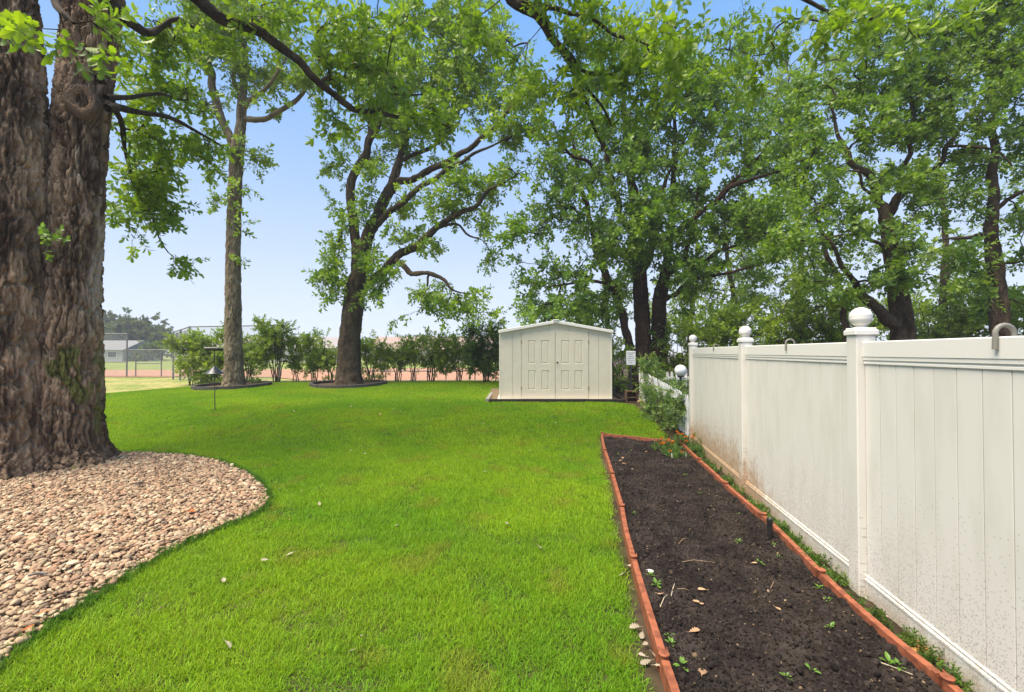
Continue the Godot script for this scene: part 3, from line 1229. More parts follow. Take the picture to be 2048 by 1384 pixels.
func build_fence() -> void:
	M.vinyl_dirty.albedo_texture = dirt_texture()
	var base := Vector3(POSTS[1][0], 0, -POSTS[1][1])
	var t := thing("vinyl_fence", "tall white vinyl privacy fence of upright boards beside the planting bed", "fence", base)
	var at := 0.0
	for k in POSTS.size():
		var c := Vector3(POSTS[k][0], 0, -POSTS[k][1])
		var nxt: Array = POSTS[k + 1] if k < POSTS.size() - 1 else POSTS[k]
		var prv: Array = POSTS[k - 1] if k > 0 else POSTS[k]
		var dir := Vector3(nxt[0] - prv[0], 0, -(nxt[1] - prv[1])).normalized()
		var out := dir.cross(Vector3.UP) * -1.0          # towards the garden
		var b := MB.new()
		a_s = at
		var w := 0.062
		# four sides of the post with chamfered arrises, textured by station and height
		for f in 4:
			var fd := [out, dir, -out, -dir][f] as Vector3
			var sd := fd.cross(Vector3.UP) * -1.0
			var bev := 0.006
			for strip in [[-w + bev, w - bev, 0.0], [w - bev, w, 1.0]]:
				var A: Vector3 = c + fd * w + sd * strip[0]
				var B: Vector3 = c + fd * w + sd * strip[1]
				if strip[2] > 0.5:
					B = c + fd * (w - bev) + sd * w
				var u0 := (at + (A - c).dot(dir)) / FENCE_LEN
				var u1 := (at + (B - c).dot(dir)) / FENCE_LEN + 0.003
				b.quad_uv(A - Vector3(0, 0.06, 0), B - Vector3(0, 0.06, 0), B + Vector3(0, 1.815, 0), A + Vector3(0, 1.815, 0), Vector2(u0, 0.999), Vector2(u1, 0.999), Vector2(u1, 0.09), Vector2(u0, 0.09))
		var post := part(t, "post", b, M.vinyl_dirty)
		var turn := Basis(dir, Vector3.UP, dir.cross(Vector3.UP))
		var cb := MB.new()
		cb.box(c + Vector3(0, 1.836, 0), Vector3(0.150, 0.038, 0.150), 0.006, turn)
		cb.box(c + Vector3(0, 1.862, 0), Vector3(0.132, 0.016, 0.132), 0.005, turn)
		part(post, "cap", cb, M.vinyl)
		var bb := MB.new()
		bb.lathe(c + Vector3(0, 1.868, 0), [Vector2(0.046, 0), Vector2(0.044, 0.006), Vector2(0.032, 0.010), Vector2(0.030, 0.016), Vector2(0.033, 0.020)], 24)
		var prof := []
		for j in 21:
			var a := -PI / 2 + 0.5 + (PI - 0.5) * j / 20.0
			var r := 0.0695
			# the moulding line round the middle of the ball
			if absf(a) < 0.03:
				r = 0.0665
			prof.append(Vector2(maxf(cos(a) * r, 0.0001), sin(a) * r))
		bb.lathe(c + Vector3(0, 1.946, 0), prof, 32)
		part(post, "ball", bb, M.vinyl)
		if k == POSTS.size() - 1:
			break
		var e := Vector3(POSTS[k + 1][0], 0, -POSTS[k + 1][1])
		var span := Vector3(e.x - c.x, 0, e.z - c.z)
		var L := span.length()
		dir = span.normalized()
		out = dir.cross(Vector3.UP) * -1.0
		var lo := w + 0.001
		var hi := L - w - 0.001
		# boards
		var n := int(round((hi - lo) / 0.152))
		var bw := (hi - lo) / n
		for j in n:
			var bb2 := MB.new()
			var s0 := lo + j * bw
			var s1 := s0 + bw
			var ch := 0.004
			var th := 0.011 + rnd(-0.0008, 0.0008)
			var uvp := func(s: float, h: float) -> Vector2: return Vector2((s + at) / FENCE_LEN, 1.0 - h / 2.0)
			var y0 := 0.12
			var y1 := 1.66
			var cols := [[s0 + 0.0003, th - 0.013], [s0 + 0.0022, th - 0.013], [s0 + 0.0022, th - 0.001], [s0 + ch, th], [s1 - ch, th], [s1 - 0.0022, th - 0.001], [s1 - 0.0022, th - 0.013], [s1 - 0.0003, th - 0.013], [s1 - 0.0003, -th], [s0 + 0.0003, -th]]
			for q in 10:
				var p0: Array = cols[q]
				var p1: Array = cols[(q + 1) % 10]
				var A: Vector3 = c + dir * p0[0] + out * p0[1]
				var B: Vector3 = c + dir * p1[0] + out * p1[1]
				bb2.quad_uv(B + Vector3(0, y0, 0), A + Vector3(0, y0, 0), A + Vector3(0, y1, 0), B + Vector3(0, y1, 0), uvp.call(p1[0], y0), uvp.call(p0[0], y0), uvp.call(p0[0], y1), uvp.call(p1[0], y1))
			part(t, "board", bb2, M.vinyl_dirty)
		# top rail with two steps, bottom rail with a grooved ledge
		var tr := MB.new()
		a_s = at
		sweep(tr, c, -dir, out, -hi, -lo, mirror([Vector2(-0.025, 1.615), Vector2(0.016, 1.615), Vector2(0.020, 1.619), Vector2(0.020, 1.630), Vector2(0.0165, 1.634), Vector2(0.0165, 1.641), Vector2(0.024, 1.645), Vector2(0.024, 1.664), Vector2(0.028, 1.669), Vector2(0.028, 1.766), Vector2(0.022, 1.772), Vector2(-0.022, 1.772), Vector2(-0.025, 1.766)]))
		part(t, "top_rail", tr, M.vinyl)
		var br := MB.new()
		sweep(br, c, dir, out, lo, hi, [Vector2(-0.025, 0.0), Vector2(-0.025, 0.165), Vector2(0.016, 0.165), Vector2(0.021, 0.161), Vector2(0.021, 0.154), Vector2(0.017, 0.151), Vector2(0.017, 0.147), Vector2(0.026, 0.143), Vector2(0.028, 0.138), Vector2(0.028, 0.128), Vector2(0.024, 0.124), Vector2(0.024, 0.012), Vector2(0.031, 0.008), Vector2(0.031, 0.0)])
		part(t, "bottom_rail", br, M.vinyl_dirty)
		at += L
	# grey hooks over the top rail
	var labels := ["thick grey hook over the top rail nearest the right edge", "grey hook over the middle panel's top rail", "small grey hook over the farthest panel's top rail"]
	var hk := [[2010, 655, 0.042, 0.011], [1580, 686, 0.036, 0.008], [1432, 690, 0.030, 0.007]]
	for k in 3:
		var a: Array = POSTS[k]
		var e: Array = POSTS[k + 1]
		var dir := Vector3(e[0] - a[0], 0, -(e[1] - a[1])).normalized()
		var out := dir.cross(Vector3.UP) * -1.0
		# where the sight line crosses the rail
		var best := 0.0
		var bd := 1e9
		for j in 200:
			var f := j / 200.0
			var x: float = lerpf(a[0], e[0], f)
			var d: float = lerpf(a[1], e[1], f)
			var px := 1024.0 + F * x / d
			if absf(px - hk[k][0]) < bd:
				bd = absf(px - hk[k][0])
				best = f
		var o := Vector3(lerpf(a[0], e[0], best), 1.772, -lerpf(a[1], e[1], best))
		var r: float = hk[k][3]
		var pts := []
		var rs := []
		var path := [Vector2(0.040, -0.060), Vector2(0.039, -0.03), Vector2(0.038, 0.0)]
		for j in 9:
			var an := PI * j / 8.0
			path.append(Vector2(cos(an) * 0.039, 0.012 + sin(an) * hk[k][2]))
		path.append_array([Vector2(-0.039, -0.03), Vector2(-0.041, -0.075), Vector2(-0.058, -0.09)])
		for q in path:
			pts.append(o + out * q.x + Vector3.UP * q.y)
			rs.append(r)
		var b := MB.new()
		b.tube(pts, rs, 10)
		single("fence_hook", b, M.hook_metal, o, labels[k], "hook", "hooks on the fence top")

func mirror(p: Array) -> Array:
	return p

# ---------------------------------------------------------------- planting bed with terracotta edging
func soil_h(x: float, d: float, n1: FastNoiseLite, n2: FastNoiseLite, n3: FastNoiseLite) -> float:
	var h := 0.045 + 0.022 * n1.get_noise_2d(x, d)
	var clod := n2.get_noise_2d(x, d)
	h += 0.034 * maxf(0.0, clod + 0.12) + 0.016 * n3.get_noise_2d(x, d)
	# hollow dug near the middle
	var q := Vector2(x - 2.06, d - 4.25)
	h -= 0.055 * exp(-q.length_squared() / 0.006)
	h += 0.02 * exp(-(Vector2(x - 1.98, d - 4.36).length_squared()) / 0.008)
	return h

var soil_n := []
func soil_y(x: float, d: float) -> float:
	return gh(x, d) + soil_h(x, d, soil_n[0], soil_n[1], soil_n[2])

func build_bed() -> void:
	soil_n = [fnl(61, 1.6, 3), fnl(62, 11.0, 4), fnl(63, 42.0, 3)]
	var tone := fnl(64, 2.5, 4)
	var rows := 620
	var cols := 130
	var pts := PackedVector3Array()
	var cc := PackedColorArray()
	for r in rows:
		var f := pow(float(r) / (rows - 1), 1.35)
		var d0 := lerpf(1.06, 8.5, f)
		for q in cols:
			var u := float(q) / (cols - 1)
			var d := d0 - u * 0.54 * smoothstep(6.9, 8.5, d0)
			var xl := edge_x(LEFT_EDGE, d) + 0.015
			var xr := edge_x(RIGHT_EDGE, d) - 0.015
			var x := lerpf(xl, xr, u)
			pts.push_back(Vector3(x, soil_y(x, d), -d))
			var w := tone.get_noise_2d(x, d)
			cc.push_back(Color(0.018, 0.0145, 0.0135).lerp(Color(0.046, 0.037, 0.033), clampf(0.45 + w * 1.1 + rnd(-0.15, 0.15), 0, 1)))
	var b := MB.new()
	b.sheet(pts, rows, cols, cc)
	var bed := structure("soil_bed", b, M.soil)
	# crumbs of earth
	var cr := [CopyList.new(), CopyList.new(), CopyList.new()]
	var ms := [stone_mesh(401, 0), stone_mesh(402, 0), stone_mesh(403, 0)]
	for k in 45000:
		var d := 1.1 + 7.0 * pow(rng.randf(), 1.5)
		var x := lerpf(edge_x(LEFT_EDGE, d) + 0.04, edge_x(RIGHT_EDGE, d) - 0.04, rng.randf())
		var r := rnd(0.002, 0.007) if rng.randf() < 0.97 else rnd(0.007, 0.018)
		var f := rnd(0.4, 1.9)
		cr[rng.randi() % 3].add(Basis.from_euler(Vector3(rnd(-1, 1), rnd(0, 6), rnd(-1, 1))) * Basis.from_scale(Vector3(r * rnd(0.8, 1.6), r * 0.8, r)), Vector3(x, soil_y(x, d) + r * 0.25, -d), Color(0.027 * f, 0.0215 * f, 0.0195 * f) if rng.randf() > 0.025 else Color(0.30 * f * 0.6, 0.22 * f * 0.6, 0.14 * f * 0.6))
	for k in 3:
		many(bed, "crumbs", ms[k], M.soil, cr[k])
	# bare earth and litter between bed and fence
	var strip := MB.new()
	var sp := PackedVector3Array()
	var sc := PackedColorArray()
	for r in 160:
		var d := lerpf(1.0, 8.2, r / 159.0)
		var xa := edge_x(RIGHT_EDGE, d)
		var xb := fence_x(d)
		for q in 14:
			var x := lerpf(xa, xb, q / 13.0)
			sp.push_back(Vector3(x, gh(x, d) + 0.016 + 0.016 * soil_n[1].get_noise_2d(x, d), -d))
			sc.push_back(Color(0.03, 0.022, 0.016).lerp(Color(0.07, 0.05, 0.032), clampf(0.5 + tone.get_noise_2d(x * 2.0, d * 2.0), 0, 1)))
	strip.sheet(sp, 160, 14, sc)
	structure("earth_strip", strip, M.soil)

	var t := thing("garden_edging", "terracotta plastic edging boards framing the dark planting bed", "edging", gp(LEFT_EDGE[5][0], LEFT_EDGE[5][1]))
	var ends := []
	for k in LEFT_EDGE.size() - 1:
		ends.append([LEFT_EDGE[k + 1], LEFT_EDGE[k], 1.0])
	for k in RIGHT_EDGE.size() - 1:
		ends.append([RIGHT_EDGE[k + 1], RIGHT_EDGE[k], -1.0])
	ends.append([LEFT_EDGE[0], RIGHT_EDGE[0], 1.0])
	for e in ends:
		edging_board(t, Vector2(e[0][0], e[0][1]), Vector2(e[1][0], e[1][1]), e[2])
	for side in [LEFT_EDGE, RIGHT_EDGE]:
		for k in side.size() - 1:
			var c := gp(side[k][0], side[k][1])
			var pb := MB.new()
			pb.lathe(c, [Vector2(0.022, -0.03), Vector2(0.022, 0.106), Vector2(0.025, 0.107), Vector2(0.0285, 0.110), Vector2(0.0285, 0.115), Vector2(0.0265, 0.118), Vector2(0.021, 0.117), Vector2(0.012, 0.1165), Vector2(0.0005, 0.1165)], 22)
			part(t, "peg", pb, M.terracotta)

func fence_x(d: float) -> float:
	for k in POSTS.size() - 1:
		if d <= POSTS[k + 1][1] or k == POSTS.size() - 2:
			return lerpf(POSTS[k][0], POSTS[k + 1][0], (d - POSTS[k][1]) / (POSTS[k + 1][1] - POSTS[k][1])) - 0.01
	return 3.3

# hollow board 5 cm wide, 10 cm tall, ribbed inner face, sagging a little, open collar at the near end
func edging_board(t: Node3D, a: Vector2, e: Vector2, in_side: float) -> void:
	var b := MB.new()
	var L := a.distance_to(e)
	var dir := (e - a).normalized()
	var n := 30
	var pts := PackedVector3Array()
	var m := 0
	var bowx := rnd(-0.012, 0.012)
	var sag := rnd(-0.004, 0.008)
	var prof := [Vector2(0.021, -0.02), Vector2(0.021, 0.094), Vector2(0.018, 0.098), Vector2(-0.018, 0.098), Vector2(-0.021, 0.094), Vector2(-0.021, -0.02)]
	m = prof.size()
	for k in n:
		var u := lerpf(0.032 / L, 1.0 - 0.030 / L, float(k) / (n - 1))
		var c := a.lerp(e, u)
		var side := Vector2(dir.y, -dir.x)         # to the right, seen going away
		c += side * bowx * sin(PI * u)
		var rib := 0.0016 if k % 2 else -0.0004
		for q in m:
			var p: Vector2 = prof[q]
			var off := p.x
			if p.x * in_side > 0.02:
				off += rib * in_side
			var at := c + side * off
			pts.push_back(Vector3(at.x, gh(c.x, c.y) + p.y - sag * sin(PI * u), -at.y))
	b.sheet(pts, n, m, PackedColorArray(), true)
	# end faces
	for s in [0, n - 1]:
		var f := []
		for q in m:
			f.append(pts[s * m + q])
		b._face([f[0], f[1], f[4], f[5]], (f[0] - pts[(1 if s == 0 else n - 2) * m]))
		b._face([f[1], f[2], f[3], f[4]], (f[0] - pts[(1 if s == 0 else n - 2) * m]))
	var o := part(t, "edging_board", b, M.terracotta)
	# collar: three thin walls standing round the near end
	var cb := MB.new()
	var c2 := a + dir * 0.05
	var d3 := Vector3(dir.x, 0, -dir.y)
	var s3 := Vector3(dir.y, 0, dir.x)
	var turn := Basis(s3, Vector3.UP, s3.cross(Vector3.UP))
	var o3 := gp(c2.x, c2.y)
	for s in [-1.0, 1.0]:
		cb.box(o3 + s3 * (0.026 * s) + Vector3(0, 0.048, 0), Vector3(0.004, 0.122, 0.030), 0.001, turn)
	cb.box(o3 - d3 * 0.014 + Vector3(0, 0.050, 0), Vector3(0.056, 0.116, 0.004), 0.001, turn)
	part(o, "collar", cb, M.terracotta)

# ---------------------------------------------------------------- garden shed
func build_shed() -> void:
	var D := 12.2
	var S := D / F
	var X0 := (1000.5 - 1024.0) * S
	var X1 := (1222.0 - 1024.0) * S
	var XC := (X0 + X1) / 2
	var Y := func(py: float) -> float: return EYE - (py - HOR) * S
	var XX := func(px: float) -> float: return (px - 1024.0) * S
	var y0: float = Y.call(798.0)
	var ye: float = Y.call(664.0)
	var yp: float = Y.call(644.5)
	var zf := -D
	var depth := 2.5
	var base := Vector3(XC, gh(XC, D), zf - depth / 2)
	var t := thing("garden_shed", "cream garden shed with double panelled doors and low gable roof", "shed", base)
	# front wall boards: upright strips, each with its own edges
	var seams := [1000.5, 1025.0, 1042.5]
	var right := [1177.0, 1197.0, 1222.0]
	for pair in [[seams[0], seams[1]], [seams[1], seams[2]], [right[0], right[1]], [right[1], right[2]]]:
		var xa: float = XX.call(pair[0]) + 0.003
		var xb: float = XX.call(pair[1]) - 0.003
		var b := MB.new()
		var roof := func(x: float) -> float: return lerpf(ye, yp, 1.0 - absf(x - XC) / ((X1 - X0) / 2.0))
		b.prism(PackedVector2Array([Vector2(xa, y0), Vector2(xb, y0), Vector2(xb, roof.call(xb) - 0.01), Vector2(xa, roof.call(xa) - 0.01)]), zf - 0.03, zf)
		part(t, "wall_panel", b, M.shed_wall)
	# gable strips over the doors
	var dl: float = XX.call(1042.5)
	var dr: float = XX.call(1177.0)
	var dtop: float = Y.call(663.5)
	var cuts := [1042.5, 1078.0, 1099.0, 1118.0, 1137.5, 1177.0]
	for k in 5:
		var xa: float = XX.call(cuts[k]) + 0.003
		var xb: float = XX.call(cuts[k + 1]) - 0.003
		var poly := PackedVector2Array([Vector2(xa, dtop + 0.012), Vector2(xb, dtop + 0.012)])
		var roof2 := func(x: float) -> float: return lerpf(ye, yp, 1.0 - absf(x - XC) / ((X1 - X0) / 2.0)) - 0.01
		poly.push_back(Vector2(xb, roof2.call(xb)))
		if xa < XC and xb > XC:
			poly.push_back(Vector2(XC, yp - 0.01))
		poly.push_back(Vector2(xa, roof2.call(xa)))
		var b := MB.new()
		b.prism(poly, zf - 0.03, zf)
		part(t, "gable_panel", b, M.shed_wall)
	# inner body: closes the shed behind the strips
	var body := MB.new()
	body.prism(PackedVector2Array([Vector2(X0 + 0.01, y0), Vector2(X1 - 0.01, y0), Vector2(X1 - 0.01, ye - 0.02), Vector2(XC, yp - 0.02), Vector2(X0 + 0.01, ye - 0.02)]), zf - depth, zf - 0.034)
	part(t, "body", body, M.shed_wall)
	# corner trims
	for s in [X0 - 0.012, X1 + 0.012]:
		var b := MB.new()
		b.box(Vector3(s, (y0 + ye) / 2, zf - 0.028), Vector3(0.03, ye - y0, 0.07), 0.006)
		part(t, "corner_trim", b, M.shed_trim)
	# doors
	var xm: float = XX.call(1110.3)
	var panels := [[[1056.5, 1071.5], [1082.5, 1098.0]], [[1122.5, 1139.0], [1149.0, 1165.0]]]
	for k in 2:
		var xa := (dl if k == 0 else xm) + 0.006
		var xb := (xm if k == 0 else dr) - 0.006
		var yb: float = y0 + 0.012
		var yt := dtop
		var b := MB.new()
		# stiles and rails round four sunk panels, raised 1 cm over them
		var vx := [xa, XX.call(panels[k][0][0]), XX.call(panels[k][0][1]), XX.call(panels[k][1][0]), XX.call(panels[k][1][1]), xb]
		var vy := [yb, Y.call(779.5), Y.call(740.5), Y.call(727.0), Y.call(680.5), yt]
		for q in 5:
			for r in 5:
				var sunk := (q == 1 or q == 3) and (r == 1 or r == 3)
				if sunk:
					continue
				b.quad(Vector3(vx[q], vy[r], zf + 0.012), Vector3(vx[q + 1], vy[r], zf + 0.012), Vector3(vx[q + 1], vy[r + 1], zf + 0.012), Vector3(vx[q], vy[r + 1], zf + 0.012))
		var z1 := zf + 0.012
		var zb := zf - 0.028
		b.quad(Vector3(xa, yb, zb), Vector3(xa, yb, z1), Vector3(xa, yt, z1), Vector3(xa, yt, zb))
		b.quad(Vector3(xb, yb, z1), Vector3(xb, yb, zb), Vector3(xb, yt, zb), Vector3(xb, yt, z1))
		b.quad(Vector3(xa, yt, z1), Vector3(xb, yt, z1), Vector3(xb, yt, zb), Vector3(xa, yt, zb))
		b.quad(Vector3(xa, yb, zb), Vector3(xb, yb, zb), Vector3(xb, yb, z1), Vector3(xa, yb, z1))
		var door := part(t, "door", b, M.shed_wall)
		for q in [1, 3]:
			for r in [1, 3]:
				var p := MB.new()
				var a := Vector3(vx[q], vy[r], z1)
				var e := Vector3(vx[q + 1], vy[r + 1], z1)
				# sloping moulding down into the recess, then a raised field
				var i1 := 0.022
				var i2 := 0.040
				var ring := [[0.0, 0.0], [0.010, -0.016], [i1, -0.016], [i2, -0.004]]
				for g in 3:
					var m0: Array = ring[g]
					var m1: Array = ring[g + 1]
					var A := [Vector3(a.x + m0[0], a.y + m0[0], a.z + m0[1]), Vector3(e.x - m0[0], a.y + m0[0], a.z + m0[1]), Vector3(e.x - m0[0], e.y - m0[0], a.z + m0[1]), Vector3(a.x + m0[0], e.y - m0[0], a.z + m0[1])]
					var B := [Vector3(a.x + m1[0], a.y + m1[0], a.z + m1[1]), Vector3(e.x - m1[0], a.y + m1[0], a.z + m1[1]), Vector3(e.x - m1[0], e.y - m1[0], a.z + m1[1]), Vector3(a.x + m1[0], e.y - m1[0], a.z + m1[1])]
					for h in 4:
						p.quad(A[h], A[(h + 1) % 4], B[(h + 1) % 4], B[h])
					if g == 2:
						p.quad(B[0], B[1], B[2], B[3])
				part(door, "panel", p, M.shed_wall)
		for yy in [0.30, 1.55]:
			var hg := MB.new()
			var hx := xa - 0.004 if k == 0 else xb + 0.004
			hg.box(Vector3(hx, y0 + yy, zf + 0.018), Vector3(0.022, 0.085, 0.016), 0.003)
			part(door, "hinge", hg, M.brass)
		if k == 1:
			var kb := MB.new()
			kb.xf = Transform3D(Basis(Vector3.RIGHT, PI / 2), Vector3(XX.call(1114.5), Y.call(725.0), z1))
			kb.lathe(Vector3.ZERO, [Vector2(0.024, 0.0), Vector2(0.024, 0.006), Vector2(0.010, 0.008), Vector2(0.009, 0.03), Vector2(0.022, 0.036), Vector2(0.026, 0.048), Vector2(0.018, 0.058), Vector2(0.0005, 0.060)], 18)
			part(door, "knob", kb, M.dark_metal)
	# frame round the doors
	var fr := MB.new()
	fr.box(Vector3((dl + dr) / 2, dtop + 0.008, zf - 0.001), Vector3(dr - dl, 0.010, 0.03), 0.002)
	part(t, "door_frame", fr, M.shed_trim)
	# roof: two slabs with a rolled front edge, ridge cap
	var over := 0.05
	for s in [-1.0, 1.0]:
		var rb := MB.new()
		var edge := X0 - over if s < 0 else X1 + over
		var rise := (yp - ye) / ((X1 - X0) / 2.0)
		var ylow := ye - over * rise
		var th := 0.055
		var poly := PackedVector2Array([Vector2(edge, ylow), Vector2(XC, yp), Vector2(XC, yp + th), Vector2(edge, ylow + th)])
		if s > 0:
			poly.reverse()
		if Geometry2D.is_polygon_clockwise(poly):
			poly.reverse()
		rb.prism(poly, zf - depth - 0.08, zf + 0.07)
		var slab := part(t, "roof_slab", rb, M.shed_roof)
		var fb := MB.new()
		var ang := atan2(yp - ylow, XC - edge)
		var ctr := Vector3((edge + XC) / 2, (ylow + yp) / 2 + 0.012, zf + 0.078)
		fb.box(ctr, Vector3(absf(XC - edge) / cos(absf(atan(rise))), 0.075, 0.014), 0.005, Basis(Vector3.BACK, atan(rise) * -s))
		part(slab, "barge_board", fb, M.shed_roof)
		ang = 0.0
	var rc := MB.new()
	rc.box(Vector3(XC, yp + 0.058, zf - depth / 2 + 0.01), Vector3(0.16, 0.022, depth + 0.2), 0.008)
	rc.box(Vector3(XC, yp + 0.03, zf + 0.092), Vector3(0.10, 0.06, 0.01), 0.003)
	part(t, "ridge_cap", rc, M.shed_roof)
	# pale floor sill
	var sb := MB.new()
	sb.box(Vector3(XC, y0 - 0.045, zf - depth / 2 + 0.07), Vector3(X1 - X0 + 0.16, 0.088, depth + 0.16), 0.012)
	part(t, "floor_sill", sb, M.shed_trim)
	# timbers lying round the shed
	var gy := gh(XC, D)
	var dark := Color(0.045, 0.038, 0.034)
	var pale := Color(0.30, 0.28, 0.26)
	var defs := [
		[gp(-0.62, 11.95), gp(3.0, 11.95), dark, "dark landscape timber lying along the shed front"],
		[gp(-0.66, 12.05), gp(-0.62, 14.6), pale, "weathered grey timber lying along the shed's left side"],
		[gp(3.05, 11.9), gp(3.02, 14.3), dark, "dark timber lying along the shed's right side"],
	]
	for q in defs:
		var b := MB.new()
		var a: Vector3 = q[0]
		var e: Vector3 = q[1]
		var dv := e - a
		var c := (a + e) / 2
		c.y = gy + 0.035
		b.col = q[2]
		b.box(c, Vector3(0.10, 0.10, dv.length()), 0.012, Basis(Vector3.UP, atan2(dv.x, dv.z)))
		single("landscape_timber", b, M.timber, c - Vector3(0, 0.05, 0), q[3], "timber", "timbers round the shed")
	# bare earth pad under the shed
	var pad := MB.new()
	pad.col = Color(0.20, 0.15, 0.10)
	var pp := PackedVector3Array()
	for r in 12:
		for q in 12:
			var x := lerpf(-0.66, 3.06, q / 11.0)
			var d := lerpf(11.93, 14.8, r / 11.0)
			pp.push_back(gp(x, d, 0.02))
	pad.sheet(pp, 12, 12)
	structure("shed_pad", pad, M.soil)

# ---------------------------------------------------------------- ball field, chain-link, houses far behind
func chain_texture() -> ImageTexture:
	var n := 64
	var im := Image.create(n, n, false, Image.FORMAT_RGBA8)
	for y in n:
		for x in n:
			var u := float(x) / n
			var w := float(y) / n
			var a := absf(fposmod(u + w, 1.0) - 0.5)
			var b := absf(fposmod(u - w, 1.0) - 0.5)
			var on := minf(a, b) < 0.055
			im.set_pixel(x, y, Color(0.62, 0.63, 0.64, 1.0 if on else 0.0))
	return ImageTexture.create_from_image(im)

func chain_panel(t: Node3D, a: Vector3, e: Vector3, h: float) -> void:
	var b := MB.new()
	var L := a.distance_to(e)
	var k := 1.0 / 0.07
	b.quad_uv(a + Vector3(0, 0.04, 0), e + Vector3(0, 0.04, 0), e + Vector3(0, h, 0), a + Vector3(0, h, 0), Vector2(0, 0), Vector2(L * k, 0), Vector2(L * k, h * k), Vector2(0, h * k))
	part(t, "wire_mesh", b, M.chain)

func pipe(t: Node3D, nm: String, a: Vector3, e: Vector3, r := 0.03) -> void:
	var b := MB.new()
	b.tube([a, e], [r, r], 8)
	part(t, nm, b, M.galvanised)

func build_field() -> void:
	var m := mat("chain", Color.WHITE, 0.6, 0.4)
	m.albedo_texture = chain_texture()
	m.transparency = BaseMaterial3D.TRANSPARENCY_ALPHA
	m = mat("infield", Color.WHITE, 0.95, 0.2)
	m.vertex_color_use_as_albedo = true
	tri_tex(m, grain(71, 512, 0.02, 5, Color(0.75, 0.74, 0.72), Color(1.15, 1.15, 1.15)), 0.22)
	var poly := PackedVector2Array([Vector2(-60, 27.5), Vector2(-14, 26.5), Vector2(-10, 22.5), Vector2(4, 22.5), Vector2(7, 30), Vector2(5, 42), Vector2(-10, 41), Vector2(-25, 37), Vector2(-60, 37)])
	var b := MB.new()
	b.col = Color(0.40, 0.225, 0.15)
	var tris := Geometry2D.triangulate_polygon(poly)
	for k in range(0, tris.size(), 3):
		var q := [poly[tris[k]], poly[tris[k + 1]], poly[tris[k + 2]]]
		if (q[1] - q[0]).cross(q[2] - q[0]) < 0:
			q.reverse()
		b.tri(Vector3(q[0].x, 0.235, -q[0].y), Vector3(q[1].x, 0.235, -q[1].y), Vector3(q[2].x, 0.235, -q[2].y))
	structure("infield_dirt", b, M.infield)

	var P2 := func(px: float, d: float) -> Vector3: return gp((px - 1024.0) / F * d, d)
	# far fence left of the backstop: tall section and low section
	var d0 := 27.0
	var t := thing("chain_link_fence", "grey chain-link fence in front of the ball field, left of the backstop", "fence", P2.call(254.0, d0))
	var tall := 2.62
	var low := 1.62
	for px in [254.0, 110.0, -40.0]:
		pipe(t, "post", P2.call(px, d0), P2.call(px, d0) + Vector3(0, tall, 0), 0.04)
	for px in [272.0, 323.0, 346.0]:
		pipe(t, "post", P2.call(px, d0), P2.call(px, d0) + Vector3(0, low, 0), 0.03)
	pipe(t, "top_rail", P2.call(-40.0, d0) + Vector3(0, tall - 0.02, 0), P2.call(254.0, d0) + Vector3(0, tall - 0.02, 0), 0.03)
	pipe(t, "middle_rail", P2.call(-40.0, d0) + Vector3(0, 0.9, 0), P2.call(254.0, d0) + Vector3(0, 0.9, 0), 0.025)
	pipe(t, "top_rail", P2.call(254.0, d0) + Vector3(0, low, 0), P2.call(346.0, d0) + Vector3(0, low, 0), 0.028)
	pipe(t, "middle_rail", P2.call(272.0, d0) + Vector3(0, 0.82, 0), P2.call(323.0, d0) + Vector3(0, 0.82, 0), 0.025)
	chain_panel(t, P2.call(-40.0, d0), P2.call(254.0, d0), tall)
	chain_panel(t, P2.call(254.0, d0), P2.call(346.0, d0), low)
	# backstop
	var c := [[347.0, 24.6, 2.62], [361.0, 23.6, 2.68], [379.0, 22.6, 2.74], [560.0, 22.6, 2.82]]
	t = thing("backstop", "tall grey chain-link backstop behind the leafy shrubs", "backstop", P2.call(379.0, 22.6))
	for k in 4:
		var p: Vector3 = P2.call(c[k][0], c[k][1])
		pipe(t, "post", p, p + Vector3(0, c[k][2], 0), 0.045)
		if k < 3:
			var q: Vector3 = P2.call(c[k + 1][0], c[k + 1][1])
			pipe(t, "top_rail", p + Vector3(0, c[k][2] - 0.02, 0), q + Vector3(0, c[k + 1][2] - 0.02, 0), 0.032)
			pipe(t, "middle_rail", p + Vector3(0, 1.1, 0), q + Vector3(0, 1.1, 0), 0.025)
			chain_panel(t, p, q, minf(c[k][2], c[k + 1][2]))
	# low pipe rail seen between the shrubs
	t = thing("pipe_rail", "low grey pipe rail between the shrubs in front of the dirt infield", "railing", P2.call(830.0, 20.5))
	for px in [715.0, 772.0, 832.0, 892.0, 950.0]:
		pipe(t, "post", P2.call(px, 20.5), P2.call(px, 20.5) + Vector3(0, 0.42, 0), 0.022)
	pipe(t, "rail", P2.call(700.0, 20.5) + Vector3(0, 0.42, 0), P2.call(960.0, 20.5) + Vector3(0, 0.42, 0), 0.025)
	# houses
	house(Vector3(-69.0, 0.2, -74.0), 16.0, 7.0, 1.9, 1.5, Color(0.42, 0.42, 0.40), Color(0.20, 0.20, 0.20), "low white house with a grey roof beyond the ball field, far left")
	house(Vector3(-51.5, 0.2, -82.0), 8.0, 7.0, 2.2, 1.9, Color(0.50, 0.38, 0.34), Color(0.26, 0.22, 0.21), "pinkish house beyond the field behind the backstop posts")
	house(Vector3(-33.5, 0.2, -72.0), 13.0, 8.0, 2.2, 1.7, Color(0.55, 0.53, 0.50), Color(0.30, 0.27, 0.26), "pale house glimpsed between the shrubs and the slim tree")
	house(Vector3(-11.5, 0.2, -68.0), 17.0, 8.0, 2.0, 1.8, Color(0.58, 0.50, 0.45), Color(0.34, 0.24, 0.21), "long tan house with a reddish roof behind the field")
